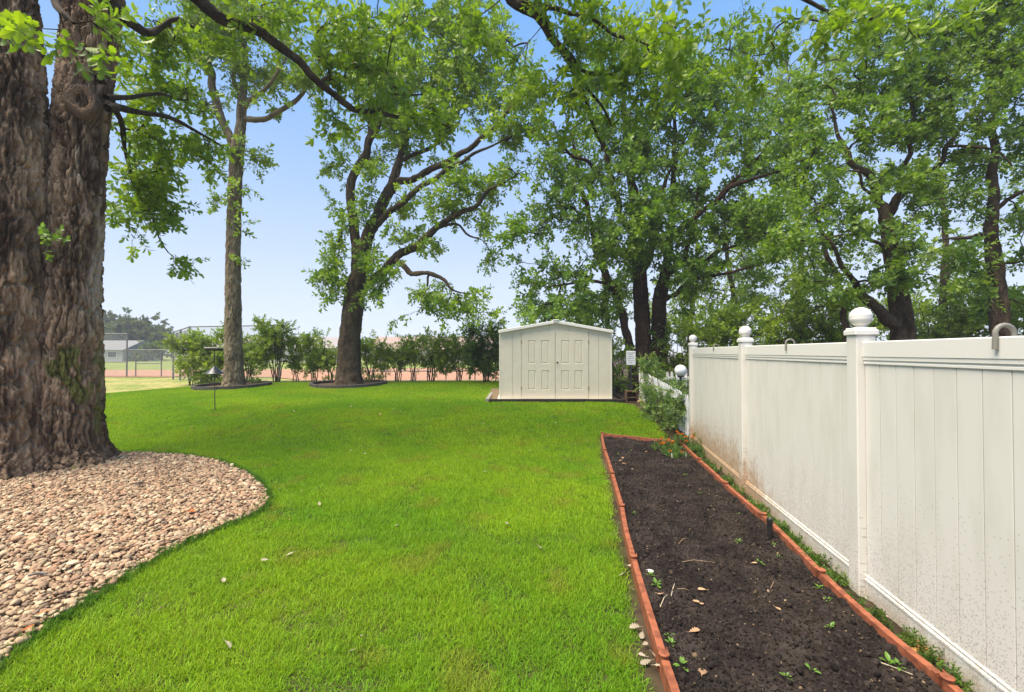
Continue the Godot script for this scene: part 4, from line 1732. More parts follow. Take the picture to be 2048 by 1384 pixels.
	# far trees, hazy
	var far := [[205.0, 665.0, 86.0, 62.0, 42.0, 1.0], [272.0, 662.0, 80.0, 46.0, 48.0, 1.0], [322.0, 676.0, 88.0, 36.0, 36.0, 1.0], [292.0, 700.0, 72.0, 22.0, 18.0, 1.5]]
	var labels := ["hazy far tree rising behind the low white house", "tallest hazy round tree beyond the ball field", "hazy far tree just left of the backstop", "small lighter green tree in front of the tallest far tree"]
	for k in far.size():
		var q: Array = far[k]
		var d: float = q[2]
		var gy := HOR + (EYE - 0.2) * F / d
		var light := Color(0.13, 0.17, 0.06) if k < 3 else Color(0.20, 0.27, 0.07)
		tree("field_tree", labels[k], "trees beyond the ball field", [[[q[0], gy, d, 0.35], [q[0] + 2, q[1] + 10, d, 0.2], [q[0], q[1] - q[4] * 0.6, d, 0.06]]], [[q[0], q[1] + 6.0, d, q[3], q[4] * 0.9, q[3] * d / F * 0.8], [q[0] + q[3] * 0.2, q[1] - q[4] * 0.35, d, q[3] * 0.5, q[4] * 0.5, 2.0], [q[0] - q[3] * 0.3, q[1] + q[4] * 0.35, d, q[3] * 0.55, q[4] * 0.5, 2.0]], {"bark": Color(0.08, 0.06, 0.05), "deep": light * 0.6, "fresh": light, "leaf": "fat", "dens": 0.5 / (1.0 if k < 3 else 0.6), "per_tip": 5, "scale": 1.5, "twig": 0.01, "bump": 0.0})

func house(at: Vector3, w: float, dp: float, h: float, roof: float, wall: Color, tile: Color, label: String) -> void:
	var t := thing("house", label, "house", at, "houses beyond the ball field")
	var b := MB.new()
	b.col = wall
	b.box(at + Vector3(0, h / 2, 0), Vector3(w, h, dp), 0.02)
	part(t, "wall", b, M.plain)
	b = MB.new()
	b.col = tile
	var zf := dp / 2 + 0.5
	var a := at + Vector3(0, h, 0)
	var xl := -w / 2 - 0.5
	var xr := w / 2 + 0.5
	b.quad(a + Vector3(xl, -0.08, zf), a + Vector3(xr, -0.08, zf), a + Vector3(xr, roof, 0), a + Vector3(xl, roof, 0))
	b.quad(a + Vector3(xr, -0.08, -zf), a + Vector3(xl, -0.08, -zf), a + Vector3(xl, roof, 0), a + Vector3(xr, roof, 0))
	b.tri(a + Vector3(xl, -0.08, -zf), a + Vector3(xl, -0.08, zf), a + Vector3(xl, roof, 0))
	b.tri(a + Vector3(xr, -0.08, zf), a + Vector3(xr, -0.08, -zf), a + Vector3(xr, roof, 0))
	b.quad(a + Vector3(xl, -0.08, -zf), a + Vector3(xr, -0.08, -zf), a + Vector3(xr, -0.08, zf), a + Vector3(xl, -0.08, zf))
	part(t, "roof", b, M.plain)
	var n := int(w / 3.0)
	for k in n:
		var x := -w / 2 + (k + 0.5) * w / n
		var wb := MB.new()
		wb.col = Color(0.7, 0.7, 0.68)
		var doorway := k == n / 2
		var hh := 1.9 if doorway else 1.0
		var cy := hh / 2 + 0.05 if doorway else h * 0.58
		wb.box(at + Vector3(x, cy, dp / 2 + 0.03), Vector3(1.1 if doorway else 1.5, hh, 0.06), 0.01)
		var f := part(t, "door" if doorway else "window", wb, M.plain)
		var gb := MB.new()
		gb.box(at + Vector3(x, cy, dp / 2 + 0.065), Vector3(0.9 if doorway else 1.3, hh - 0.2, 0.02), 0.005)
		part(f, "pane", gb, M.window_glass)

# ---------------------------------------------------------------- the big oak at the left
func build_oak() -> void:
	var m := mat("bark_plain", Color.WHITE, 0.9, 0.25)
	m.vertex_color_use_as_albedo = true
	m.heightmap_enabled = true
	m.heightmap_texture = grey(81, 256, 0.06, 4)
	m.heightmap_scale = 0.5
	m.uv1_triplanar = true
	m.uv1_world_triplanar = true
	m.uv1_scale = Vector3(5, 2, 5)
	var t := thing("oak_tree", "huge twin-stemmed oak with deeply furrowed bark in the gravel bed", "tree", gp(-6.9, 6.45), "oak trees on the lawn")
	var moss := fnl(83, 2.2, 4)
	var patch := fnl(84, 1.3, 3)
	var streak := fnl(85, 9.0, 3)
	var colour := func(q: Vector3, ridge: float, f: float) -> Color:
		var w := patch.get_noise_3d(q.x, q.y * 0.5, q.z)
		var st := streak.get_noise_3d(q.x, q.y * 0.18, q.z)
		var c := Color(0.080, 0.050, 0.032).lerp(Color(0.42, 0.29, 0.185), clampf(0.42 + 0.8 * w + 0.7 * st + 0.3 * f, 0, 1))
		# pale flaked bark on the right stem
		var pale := smoothstep(0.02, 0.30, patch.get_noise_3d(q.x + 9.0, q.y * 0.35, q.z) + 0.35 * st - 0.25 * absf(q.y - 2.9) + 0.22 if q.x > -6.35 else -1.0)
		c = c.lerp(Color(0.42, 0.33, 0.255), pale * 0.85)
		# moss on the side facing the garden
		var ms := moss.get_noise_3d(q.x * 1.4, q.y * 0.6, q.z * 1.4) + 0.30 * st
		var zone := 1.0 - Vector2((q.x + 6.20) / 0.40, (q.y - 1.35) / 1.0).length()
		if ms + zone * 0.85 > 0.36:
			c = c.lerp(Color(0.115, 0.135, 0.022), 0.8 * smoothstep(0.36, 0.58, ms + zone * 0.85))
		return c
	# rows: px, py, depth, radius (bottom to top)
	bark_stem(t, "stem", [[108, 962, 6.75, 0.871], [112, 930, 6.75, 0.735], [117, 890, 6.75, 0.555], [121, 830, 6.75, 0.490], [124, 760, 6.75, 0.463], [126, 700, 6.75, 0.447], [134, 550, 6.75, 0.377], [142, 450, 6.75, 0.344], [152, 300, 6.75, 0.316], [159, 200, 6.75, 0.316], [170, 100, 6.75, 0.330], [180, 0, 6.75, 0.334], [194, -120, 6.80, 0.305]], 300, 0.0125, 91, 0.13, 0.10, colour)
	bark_stem(t, "stem", [[-31, 965, 6.28, 0.878], [-28, 930, 6.28, 0.798], [-26, 880, 6.28, 0.718], [-22, 800, 6.28, 0.670], [-16, 700, 6.28, 0.601], [-2, 550, 6.28, 0.492], [4, 450, 6.28, 0.457], [6, 300, 6.28, 0.422], [8, 200, 6.28, 0.393], [6, 100, 6.28, 0.351], [0, 0, 6.28, 0.329], [-16, -120, 6.33, 0.296]], 300, 0.0135, 92, 0.135, 0.11, colour)
	# knot with a healed rim and a hollow
	var kb := MB.new()
	var ctr := P(188, 214, 6.75) + Vector3(0.0, 0, 0.25)
	var face := Vector3(0.55, 0.02, 0.83).normalized()
	var right := Vector3.UP.cross(face).normalized()
	kb.xf = Transform3D(Basis(right * 0.80, face, Vector3.UP * -1.12).orthonormalized() * Basis.from_scale(Vector3(0.82, 1.0, 1.2)), ctr)
	var nzk := fnl(95, 6.0, 3)
	var prof := [[0.25, -0.15], [0.235, -0.07], [0.21, -0.02], [0.175, 0.01], [0.14, 0.012], [0.11, 0.0], [0.08, -0.025], [0.065, -0.08], [0.05, -0.14], [0.001, -0.15]]
	var pts := PackedVector3Array()
	var cols := PackedColorArray()
	for k in 46:
		var u := float(k) / 45.0 * (prof.size() - 1)
		var i0 := mini(int(u), prof.size() - 2)
		var fr := u - i0
		for j in 65:
			var a := TAU * (j % 64) / 64.0
			var r: float = lerpf(prof[i0][0], prof[i0 + 1][0], fr)
			var h: float = lerpf(prof[i0][1], prof[i0 + 1][1], fr)
			var w := nzk.get_noise_3d(cos(a) * r * 3.0, r * 14.0, sin(a) * r * 3.0)
			pts.push_back(kb.xf * Vector3(cos(a) * r * (1.0 + 0.08 * sin(a * 2.0 + 1.0)), h + w * 0.022, sin(a) * r))
			var wood := smoothstep(0.20, 0.12, r + 0.05 * w)
			cols.push_back(Color(0.15, 0.105, 0.075).lerp(Color(0.32, 0.20, 0.115), wood * (0.6 + 0.4 * w)))
	kb.xf = Transform3D.IDENTITY
	kb.sheet(pts, 46, 65, cols, false)
	part(t, "knot", kb, M.bark_plain)

	# limbs and foliage
	var s := Skel.new()
	var tone := func(p: Vector3, w: float) -> Color:
		return Color(0.038, 0.028, 0.02).lerp(Color(0.105, 0.08, 0.058), clampf(0.4 + w, 0, 1))
	add_limb(s, [[150, 500, 6.45, 0.3], [155, 200, 6.45, 0.3], [190, -120, 6.5, 0.3]])
	add_limb(s, [[0, 300, 6.5, 0.3], [-20, -120, 6.55, 0.3]])
	var limbs := [
		[[185, -60, 6.5, 0.208], [260, -130, 6.8, 0.168], [330, -70, 7.1, 0.136], [385, -15, 7.3, 0.116], [430, 24, 7.4, 0.096], [475, 46, 7.5, 0.086], [525, 62, 7.6, 0.080], [575, 100, 7.8, 0.074], [620, 148, 8.0, 0.066], [660, 180, 8.2, 0.060], [703, 213, 8.4, 0.053], [760, 226, 8.7, 0.042], [830, 232, 9.1, 0.029], [900, 252, 9.5, 0.014]],
		[[188, -100, 6.5, 0.25], [420, -420, 6.7, 0.21], [760, -330, 7.2, 0.17], [960, -90, 8.0, 0.12], [1035, 0, 8.2, 0.085], [1072, 28, 8.3, 0.075], [1104, 66, 8.4, 0.068], [1130, 104, 8.5, 0.06], [1150, 142, 8.6, 0.052], [1166, 184, 8.7, 0.045], [1184, 232, 8.8, 0.035], [1206, 300, 9.0, 0.018]],
		[[1035, 0, 8.2, 0.06], [1075, 8, 8.2, 0.045], [1120, 80, 8.3, 0.042], [1155, 132, 8.4, 0.036], [1190, 190, 8.5, 0.028], [1225, 250, 8.6, 0.015]],
		[[1060, 12, 8.2, 0.05], [1110, 8, 8.0, 0.045], [1160, 24, 7.9, 0.038], [1215, 52, 7.8, 0.032], [1275, 76, 7.8, 0.024], [1345, 128, 7.8, 0.012]],
		[[1140, 120, 8.5, 0.036], [1180, 138, 8.5, 0.034], [1225, 148, 8.5, 0.026], [1270, 165, 8.5, 0.014]],
		[[900, -140, 7.8, 0.10], [1200, -150, 7.0, 0.075], [1450, -70, 6.6, 0.05], [1600, -10, 6.4, 0.03], [1760, 40, 6.3, 0.012]],
		[[205, 190, 6.5, 0.05], [250, 190, 6.9, 0.036], [320, 186, 7.6, 0.024], [372, 196, 8.0, 0.012]],
		[[210, 214, 6.5, 0.062], [262, 216, 7.0, 0.048], [330, 232, 7.6, 0.036], [382, 256, 8.0, 0.028], [440, 290, 8.3, 0.014]],
		[[195, -20, 6.5, 0.11], [250, 40, 7.0, 0.08], [300, 55, 7.4, 0.055], [350, 35, 7.8, 0.035], [400, 60, 8.1, 0.016]],
		[[190, 150, 6.6, 0.06], [235, 235, 7.6, 0.045], [252, 330, 8.4, 0.034], [290, 415, 8.8, 0.024], [335, 505, 9.0, 0.012]],
		[[150, -100, 6.3, 0.10], [120, -60, 5.5, 0.07], [100, 0, 5.0, 0.04], [140, 40, 4.8, 0.018]],
	]
	for k in limbs.size():
		var path := add_limb(s, limbs[k])
		var b := MB.new()
		rough_tube(b, path, 12 if limbs[k][0][3] > 0.1 else 8, 0.03, k + 40, tone)
		part(t, "limb", b, M.bark)
	var blobs := [
		# right of the trunk, hanging mass
		[300, 175, 8.0, 78, 40, 0.8, 1.90], [262, 265, 8.2, 60, 55, 0.8, 1.90], [330, 262, 8.2, 60, 40, 0.7, 1.90], [395, 285, 8.3, 50, 26, 0.5, 1.52], [418, 330, 8.5, 34, 44, 0.4, 1.14],
		[262, 345, 8.6, 62, 45, 0.7, 1.90], [258, 405, 8.8, 50, 42, 0.6, 1.90], [312, 400, 8.9, 52, 36, 0.6, 1.90], [338, 458, 9.0, 34, 36, 0.5, 1.90], [345, 520, 9.0, 28, 40, 0.4, 1.71], [240, 455, 9.0, 32, 22, 0.4, 1.14],
		# top left
		[300, 60, 7.4, 80, 70, 0.7, 0.7], [270, 120, 7.5, 50, 40, 0.6, 0.7], [380, 60, 7.8, 70, 60, 0.6, 0.7], [360, 110, 8.2, 60, 50, 0.6, 0.7],
		[60, 15, 4.9, 70, 34, 0.25, 1.8], [165, 15, 4.8, 90, 36, 0.3, 2.0], [190, 80, 4.8, 50, 26, 0.2, 0.5], [30, 50, 4.9, 40, 34, 0.2, 0.5],
		# along the great limb
		[520, 30, 7.7, 120, 42, 0.7], [600, 70, 8.0, 90, 60, 0.7], [690, 60, 8.3, 110, 75, 0.8, 0.8], [700, 140, 8.5, 90, 50, 0.7], [790, 190, 8.9, 90, 55, 0.8], [800, 90, 9.0, 90, 80, 0.9, 0.7], [880, 230, 9.4, 80, 52, 0.7], [620, 200, 8.3, 50, 36, 0.5, 0.8], [450, 90, 7.8, 70, 50, 0.5, 0.7], [650, 245, 8.5, 40, 24, 0.3, 0.4],
		# second limb, centre top
		[1000, 40, 8.4, 90, 60, 0.8, 0.7], [1110, 40, 8.2, 110, 60, 0.8], [1210, 60, 7.9, 100, 65, 0.7], [1130, 160, 8.6, 90, 70, 0.7, 0.8], [1230, 160, 8.5, 90, 60, 0.7, 0.8], [1320, 110, 7.9, 90, 70, 0.6, 0.8], [1190, 260, 8.9, 70, 60, 0.6, 0.7], [1290, 230, 8.6, 70, 50, 0.6, 0.6],
		# over the camera, upper right
		[1430, 50, 6.7, 120, 70, 0.6, 0.8], [1560, 40, 6.4, 120, 60, 0.5, 0.8], [1690, 40, 6.3, 110, 55, 0.5, 0.9], [1800, 20, 6.2, 90, 40, 0.4, 0.8], [1650, 110, 6.4, 70, 50, 0.4, 0.7], [1500, 120, 6.6, 60, 60, 0.4, 0.6], [1890, 50, 6.4, 90, 50, 0.4, 0.8], [1480, 190, 6.8, 60, 50, 0.4, 0.4],
	]
	grow(s, blobs, 15.0, 0.06)
	thicken(s)
	part(t, "twigs", twig_mesh(s, Color(0.07, 0.052, 0.04)), M.bark).set_meta("kind", "stuff")
	var n := leaf_out(s, t, "oak", 4, 0.9, Color(0.15, 0.275, 0.022), Color(0.35, 0.49, 0.035), 0.35)

# ---------------------------------------------------------------- two trees on the lawn
func build_lawn_trees() -> void:
	var d := 16.4
	var gb := -ring_b.y
	d = ring_b.y
	var limbs := [
		[[468, 782, d, 0.50], [468, 768, d, 0.43], [468, 740, d, 0.37], [466, 640, d, 0.315], [465, 500, d, 0.275], [468, 360, d, 0.26], [472, 295, d, 0.26], [478, 250, d, 0.2], [480, 200, d, 0.18], [482, 140, d, 0.13], [486, 60, d, 0.10], [490, -60, d, 0.05]],
		[[470, 300, d, 0.18], [440, 238, d, 0.165], [425, 190, d, 0.155], [416, 140, d, 0.145], [410, 100, d, 0.12], [400, 40, d, 0.09], [385, -40, d, 0.04]],
		[[482, 236, d, 0.12], [520, 235, d - 0.1, 0.11], [560, 218, d - 0.2, 0.10], [600, 185, d - 0.3, 0.08], [625, 155, d - 0.4, 0.06], [660, 120, d - 0.5, 0.03]],
		[[482, 218, d, 0.10], [505, 190, d - 0.3, 0.085], [535, 165, d - 0.6, 0.07], [560, 125, d - 0.8, 0.04], [590, 60, d - 0.8, 0.02]],
		[[478, 190, d, 0.10], [463, 152, d, 0.085], [463, 120, d, 0.06], [450, 60, d, 0.04], [440, -30, d, 0.02]],
	]
	var blobs := [
		[440, 90, d, 60, 60, 1.2], [500, 110, d, 60, 60, 1.2], [400, 30, d, 80, 50, 1.2], [490, 20, d, 90, 60, 1.3], [580, 90, d - 0.5, 60, 50, 1.0], [600, 170, d - 0.4, 60, 36, 0.8], [560, 205, d - 0.2, 50, 22, 0.6, 0.8], [370, 110, d, 50, 60, 1.0, 0.8], [430, 165, d, 40, 30, 0.7, 0.7], [540, 150, d - 0.6, 40, 30, 0.6, 0.8],
		[505, 312, d - 0.2, 26, 40, 0.5, 1.6], [440, 320, d - 0.2, 40, 36, 0.5, 1.0], [428, 385, d - 0.2, 28, 22, 0.4, 1.4], [492, 365, d - 0.2, 14, 20, 0.3, 1.2], [485, 440, d - 0.2, 12, 20, 0.3, 1.0], [484, 515, d - 0.2, 10, 14, 0.3, 1.0], [450, 400, d - 0.2, 16, 20, 0.3, 1.0], [640, 190, d - 0.4, 34, 24, 0.5, 0.8], [370, 190, d, 40, 50, 0.8, 0.6],
	]
	tree("slim_tree", "tall slim grey-barked tree ringed by dark edging, left on the lawn", "oak trees on the lawn", limbs, blobs, {"bark": Color(0.135, 0.107, 0.066), "bark_light": Color(0.28, 0.23, 0.15), "deep": Color(0.147, 0.259, 0.031), "fresh": Color(0.375, 0.509, 0.043), "dens": 9.0, "leaf": "oak_far", "per_tip": 3, "scale": 0.98, "bump": 0.03, "thin": 0.85})
	d = ring_c.y
	limbs = [
		[[698, 780, d, 0.74], [698, 768, d, 0.62], [698, 748, d, 0.52], [698, 700, d, 0.455], [703, 640, d, 0.42], [709, 590, d, 0.42], [715, 560, d, 0.40], [722, 530, d, 0.30], [733, 475, d, 0.26], [750, 441, d, 0.24], [765, 402, d, 0.23], [783, 370, d, 0.22], [792, 335, d, 0.17], [800, 310, d, 0.13], [812, 272, d, 0.10], [817, 240, d, 0.07], [812, 180, d, 0.04]],
		[[712, 556, d, 0.24], [712, 500, d, 0.21], [705, 440, d, 0.20], [699, 385, d, 0.19], [704, 350, d, 0.18], [723, 318, d, 0.165], [735, 290, d, 0.15], [739, 250, d, 0.12], [743, 215, d, 0.10], [735, 150, d, 0.07], [730, 60, d, 0.03]],
		[[735, 290, d, 0.10], [753, 255, d, 0.09], [766, 215, d, 0.06], [790, 160, d, 0.03]],
		[[794, 360, d, 0.16], [806, 361, d - 0.1, 0.15], [838, 350, d - 0.3, 0.135], [876, 329, d - 0.6, 0.125], [912, 312, d - 0.9, 0.115], [945, 288, d - 1.1, 0.10], [986, 254, d - 1.4, 0.08], [1028, 203, d - 1.6, 0.06], [1047, 143, d - 1.7, 0.04], [1056, 80, d - 1.8, 0.02]],
		[[730, 478, d, 0.14], [760, 441, d - 0.3, 0.13], [782, 420, d - 0.5, 0.12], [809, 400, d - 0.8, 0.115], [838, 373, d - 1.0, 0.105], [871, 354, d - 1.2, 0.095], [912, 326, d - 1.5, 0.08], [960, 300, d - 1.7, 0.05], [1020, 270, d - 1.9, 0.02]],
		[[722, 578, d, 0.20], [745, 560, d - 0.1, 0.19], [765, 543, d - 0.2, 0.18], [794, 511, d - 0.4, 0.165], [824, 496, d - 0.6, 0.15], [853, 473, d - 0.8, 0.135], [871, 455, d - 0.9, 0.125], [912, 429, d - 1.2, 0.10], [950, 411, d - 1.4, 0.08], [979, 379, d - 1.5, 0.06], [1011, 361, d - 1.6, 0.04], [1050, 340, d - 1.7, 0.015]],
		[[790, 518, d - 0.4, 0.12], [805, 530, d - 0.6, 0.115], [824, 546, d - 0.8, 0.105], [853, 547, d - 1.0, 0.09], [880, 553, d - 1.1, 0.075], [906, 581, d - 1.2, 0.045], [930, 586, d - 1.3, 0.02]],
		[[871, 455, d - 0.9, 0.06], [910, 448, d - 1.0, 0.05], [940, 470, d - 1.1, 0.04], [965, 480, d - 1.2, 0.02]],
		[[800, 318, d, 0.09], [840, 303, d + 0.3, 0.085], [866, 288, d + 0.5, 0.075], [896, 268, d + 0.8, 0.05], [930, 220, d + 1.0, 0.02]],
		[[858, 548, d - 1.0, 0.05], [852, 575, d - 1.0, 0.035], [842, 605, d - 1.0, 0.02], [845, 625, d - 1.0, 0.01]],
	]
	blobs = [
		[662, 560, d - 0.4, 40, 50, 0.8, 1.5], [700, 590, d - 0.5, 40, 26, 0.5, 1.3], [668, 480, d - 0.3, 32, 40, 0.7, 1.2], [700, 430, d - 0.4, 34, 36, 0.6, 1.2], [668, 395, d, 24, 26, 0.5, 1.2], [672, 340, d, 34, 30, 0.6, 1.2], [690, 275, d, 36, 30, 0.6, 1.2],
		[740, 530, d - 0.6, 46, 50, 0.6, 1.1], [790, 560, d - 0.8, 50, 36, 0.6, 1.2], [735, 405, d - 0.5, 36, 30, 0.6, 1.2], [760, 340, d, 44, 40, 0.8], [850, 400, d - 0.5, 60, 36, 0.8], [800, 450, d - 0.5, 40, 40, 0.7, 1.0], [870, 420, d - 0.6, 60, 34, 0.7], [930, 350, d - 1.0, 60, 40, 0.9], [940, 395, d - 1.2, 60, 34, 0.8, 1.1], [880, 490, d - 0.9, 50, 28, 0.6, 1.1], [960, 470, d - 1.2, 36, 46, 0.6, 1.2],
		[870, 575, d - 1.0, 50, 30, 0.6, 1.2], [930, 600, d - 1.3, 50, 36, 0.7, 1.3], [960, 640, d - 1.4, 28, 26, 0.5, 1.1], [830, 600, d - 0.9, 50, 26, 0.5, 1.1], [790, 640, d - 0.9, 14, 22, 0.3, 1.2], [890, 640, d - 1.2, 40, 20, 0.4, 0.9], [978, 545, d - 1.4, 12, 26, 0.3, 0.9],
		[760, 215, d, 70, 50, 1.2], [830, 260, d, 70, 50, 1.2], [740, 110, d, 70, 70, 1.2], [840, 150, d, 90, 70, 1.4], [930, 200, d, 80, 60, 1.2], [940, 90, d - 0.5, 90, 80, 1.4], [1020, 160, d - 1.6, 60, 70, 1.0], [1040, 250, d - 1.8, 50, 50, 0.9], [1020, 340, d - 1.6, 50, 30, 0.7, 1.0], [880, 30, d, 120, 50, 1.4], [1000, 270, d - 1.6, 50, 40, 0.8],
	]
	tree("spreading_oak", "spreading oak with dark crooked limbs left of the shed", "oak trees on the lawn", limbs, blobs, {"bark": Color(0.045, 0.033, 0.022), "bark_light": Color(0.115, 0.088, 0.058), "deep": Color(0.147, 0.280, 0.031), "fresh": Color(0.413, 0.561, 0.043), "dens": 10.0, "leaf": "oak_far", "per_tip": 3, "scale": 0.98, "bump": 0.04, "thin": 0.86})

# ---------------------------------------------------------------- trees behind the shed and the fence
func build_wood() -> void:
	var d := 15.0
	var limbs := [
		[[1288, 800, d, 0.42], [1288, 770, d, 0.33], [1287, 700, d, 0.27], [1284, 620, d, 0.255], [1281, 583, d, 0.24], [1279, 549, d, 0.22], [1276, 500, d, 0.18], [1276, 460, d, 0.17], [1270, 400, d, 0.155], [1263, 350, d, 0.14], [1257, 290, d, 0.12], [1250, 200, d, 0.09], [1245, 80, d, 0.04]],
		[[1318, 800, d + 0.1, 0.40], [1318, 770, d + 0.1, 0.31], [1319, 729, d + 0.1, 0.26], [1319, 616, d + 0.1, 0.235], [1324, 576, d + 0.1, 0.21], [1332, 546, d + 0.1, 0.16], [1338, 500, d + 0.2, 0.13], [1345, 440, d + 0.3, 0.11], [1350, 360, d + 0.4, 0.09], [1352, 250, d + 0.5, 0.06], [1360, 120, d + 0.5, 0.03]],
		[[1281, 545, d, 0.13], [1299, 516, d, 0.12], [1306, 486, d, 0.11], [1316, 443, d, 0.095], [1318, 400, d, 0.08], [1338, 350, d, 0.06], [1350, 320, d, 0.04], [1390, 240, d, 0.02]],
		[[1326, 560, d, 0.10], [1350, 538, d - 0.2, 0.095], [1369, 526, d - 0.3, 0.085], [1379, 480, d - 0.4, 0.07], [1392, 430, d - 0.5, 0.05], [1400, 360, d - 0.5, 0.02]],
		[[1360, 530, d - 0.3, 0.08], [1399, 529, d - 0.6, 0.075], [1432, 506, d - 0.9, 0.06], [1475, 490, d - 1.2, 0.03]],
		[[1324, 602, d, 0.10], [1340, 594, d - 0.2, 0.09], [1366, 576, d - 0.4, 0.08], [1409, 553, d - 0.8, 0.065], [1465, 544, d - 1.2, 0.045], [1520, 530, d - 1.5, 0.02]],
		[[1326, 500, d, 0.10], [1370, 450, d - 0.4, 0.09], [1432, 403, d - 1.0, 0.08], [1465, 370, d - 1.3, 0.07], [1502, 360, d - 1.6, 0.055], [1565, 337, d - 2.0, 0.04], [1620, 315, d - 2.4, 0.018]],
		[[1432, 403, d - 1.0, 0.06], [1470, 360, d - 1.1, 0.05], [1520, 310, d - 1.2, 0.04], [1570, 250, d - 1.3, 0.018]],
		[[1268, 770, d - 0.3, 0.17], [1262, 710, d - 0.3, 0.15], [1256, 676, d - 0.3, 0.14], [1239, 609, d - 0.3, 0.13], [1226, 576, d - 0.3, 0.12], [1203, 529, d - 0.3, 0.11], [1189, 483, d - 0.3, 0.10], [1180, 433, d - 0.3, 0.09], [1163, 373, d - 0.3, 0.075], [1154, 320, d - 0.3, 0.055], [1130, 220, d - 0.3, 0.02]],
		[[1272, 470, d, 0.11], [1245, 440, d, 0.10], [1236, 400, d, 0.095], [1221, 349, d, 0.085], [1212, 295, d, 0.075], [1193, 254, d, 0.06], [1174, 206, d, 0.04], [1150, 130, d, 0.02]],
		[[1205, 352, d - 0.3, 0.06], [1180, 325, d - 0.6, 0.055], [1150, 310, d - 0.8, 0.05], [1120, 280, d - 1.0, 0.035], [1108, 240, d - 1.0, 0.02]],
		[[1232, 590, d - 0.3, 0.07], [1210, 566, d - 0.6, 0.06], [1180, 562, d - 0.9, 0.05], [1145, 565, d - 1.2, 0.035], [1100, 575, d - 1.5, 0.015]],
	]
	var blobs := [
		[1090, 540, d - 1.0, 70, 50, 1.2], [1070, 470, d - 1.0, 60, 50, 1.0], [1110, 600, d - 1.2, 70, 40, 1.1, 1.1], [1150, 640, d - 0.8, 60, 30, 1.0, 1.1], [1060, 610, d - 1.4, 24, 36, 0.6, 1.2], [1190, 600, d, 60, 50, 1.2], [1130, 420, d - 0.6, 70, 60, 1.2], [1180, 500, d - 0.6, 60, 60, 1.1], [1090, 350, d - 0.8, 60, 60, 1.0, 0.9], [1150, 320, d - 0.6, 60, 60, 1.2, 0.9],
		[1240, 520, d - 0.6, 60, 50, 1.0], [1260, 440, d - 0.6, 70, 60, 1.2], [1230, 340, d - 0.3, 70, 60, 1.3], [1310, 400, d - 0.8, 80, 60, 1.2, 1.2], [1330, 480, d - 0.9, 70, 40, 1.0, 1.1], [1310, 550, d - 1.0, 50, 30, 0.6, 0.8], [1400, 460, d - 1.0, 80, 60, 1.2, 1.1], [1400, 380, d - 0.8, 80, 60, 1.3, 1.1], [1480, 430, d - 1.2, 70, 60, 1.2, 1.1], [1450, 530, d - 1.2, 80, 40, 1.0], [1530, 500, d - 1.6, 60, 50, 1.0], [1390, 590, d - 0.8, 60, 30, 0.8, 0.7], [1540, 400, d - 1.8, 70, 70, 1.2], [1500, 320, d - 1.2, 80, 60, 1.3],
		[1180, 220, d - 0.3, 70, 70, 1.2, 0.8], [1260, 250, d, 70, 70, 1.3, 0.8], [1340, 290, d, 80, 70, 1.4], [1350, 180, d, 90, 80, 1.5, 0.8], [1430, 240, d - 0.4, 90, 80, 1.5, 0.8], [1260, 120, d, 90, 90, 1.5, 0.7], [1570, 250, d - 1.4, 80, 70, 1.4, 0.8], [1440, 130, d, 100, 80, 1.5, 0.7],
	]
	tree("multi_stem_tree", "broad multi-stemmed tree with reddish dark trunks behind the shed", "trees behind the fence", limbs, blobs, {"bark": Color(0.035, 0.020, 0.015), "bark_light": Color(0.10, 0.058, 0.043), "deep": Color(0.095, 0.200, 0.034), "fresh": Color(0.281, 0.432, 0.051), "dens": 7.4, "leaf": "oak_far", "per_tip": 3, "scale": 0.98, "bump": 0.06})

	d = 10.5
	limbs = [
		[[1812, 860, d, 0.36], [1808, 760, d, 0.31], [1806, 664, d, 0.29], [1800, 603, d, 0.26], [1792, 546, d, 0.22], [1783, 500, d, 0.19], [1777, 450, d, 0.18], [1772, 424, d, 0.165], [1758, 404, d, 0.12], [1761, 381, d, 0.11], [1740, 349, d, 0.095], [1705, 320, d, 0.075], [1690, 285, d, 0.06], [1660, 200, d, 0.03]],
		[[1776, 432, d, 0.14], [1788, 420, d, 0.13], [1796, 398, d, 0.12], [1818, 369, d, 0.105], [1847, 352, d, 0.09], [1885, 322, d, 0.075], [1905, 285, d, 0.06], [1925, 250, d, 0.05], [1975, 195, d, 0.035], [1990, 150, d, 0.02]],
		[[1800, 650, d - 0.1, 0.18], [1783, 641, d - 0.1, 0.165], [1751, 618, d - 0.2, 0.14], [1731, 592, d - 0.3, 0.12], [1714, 575, d - 0.3, 0.10], [1690, 535, d - 0.4, 0.07], [1660, 480, d - 0.5, 0.045], [1630, 430, d - 0.6, 0.02]],
		[[1796, 398, d, 0.08], [1815, 330, d + 0.2, 0.075], [1826, 280, d + 0.3, 0.065], [1830, 200, d + 0.4, 0.045], [1850, 100, d + 0.5, 0.02]],
		[[1826, 280, d + 0.3, 0.04], [1855, 225, d + 0.1, 0.035], [1885, 180, d, 0.03], [1930, 150, d, 0.015]],
		[[1905, 290, d, 0.05], [1945, 288, d - 0.3, 0.045], [1985, 295, d - 0.5, 0.035], [2030, 330, d - 0.7, 0.02]],
		[[1758, 400, d, 0.05], [1735, 375, d - 0.3, 0.04], [1715, 340, d - 0.5, 0.03], [1690, 345, d - 0.6, 0.015]],
		[[1786, 520, d, 0.06], [1750, 480, d - 0.4, 0.05], [1700, 470, d - 0.7, 0.035], [1630, 480, d - 0.9, 0.015]],
	]
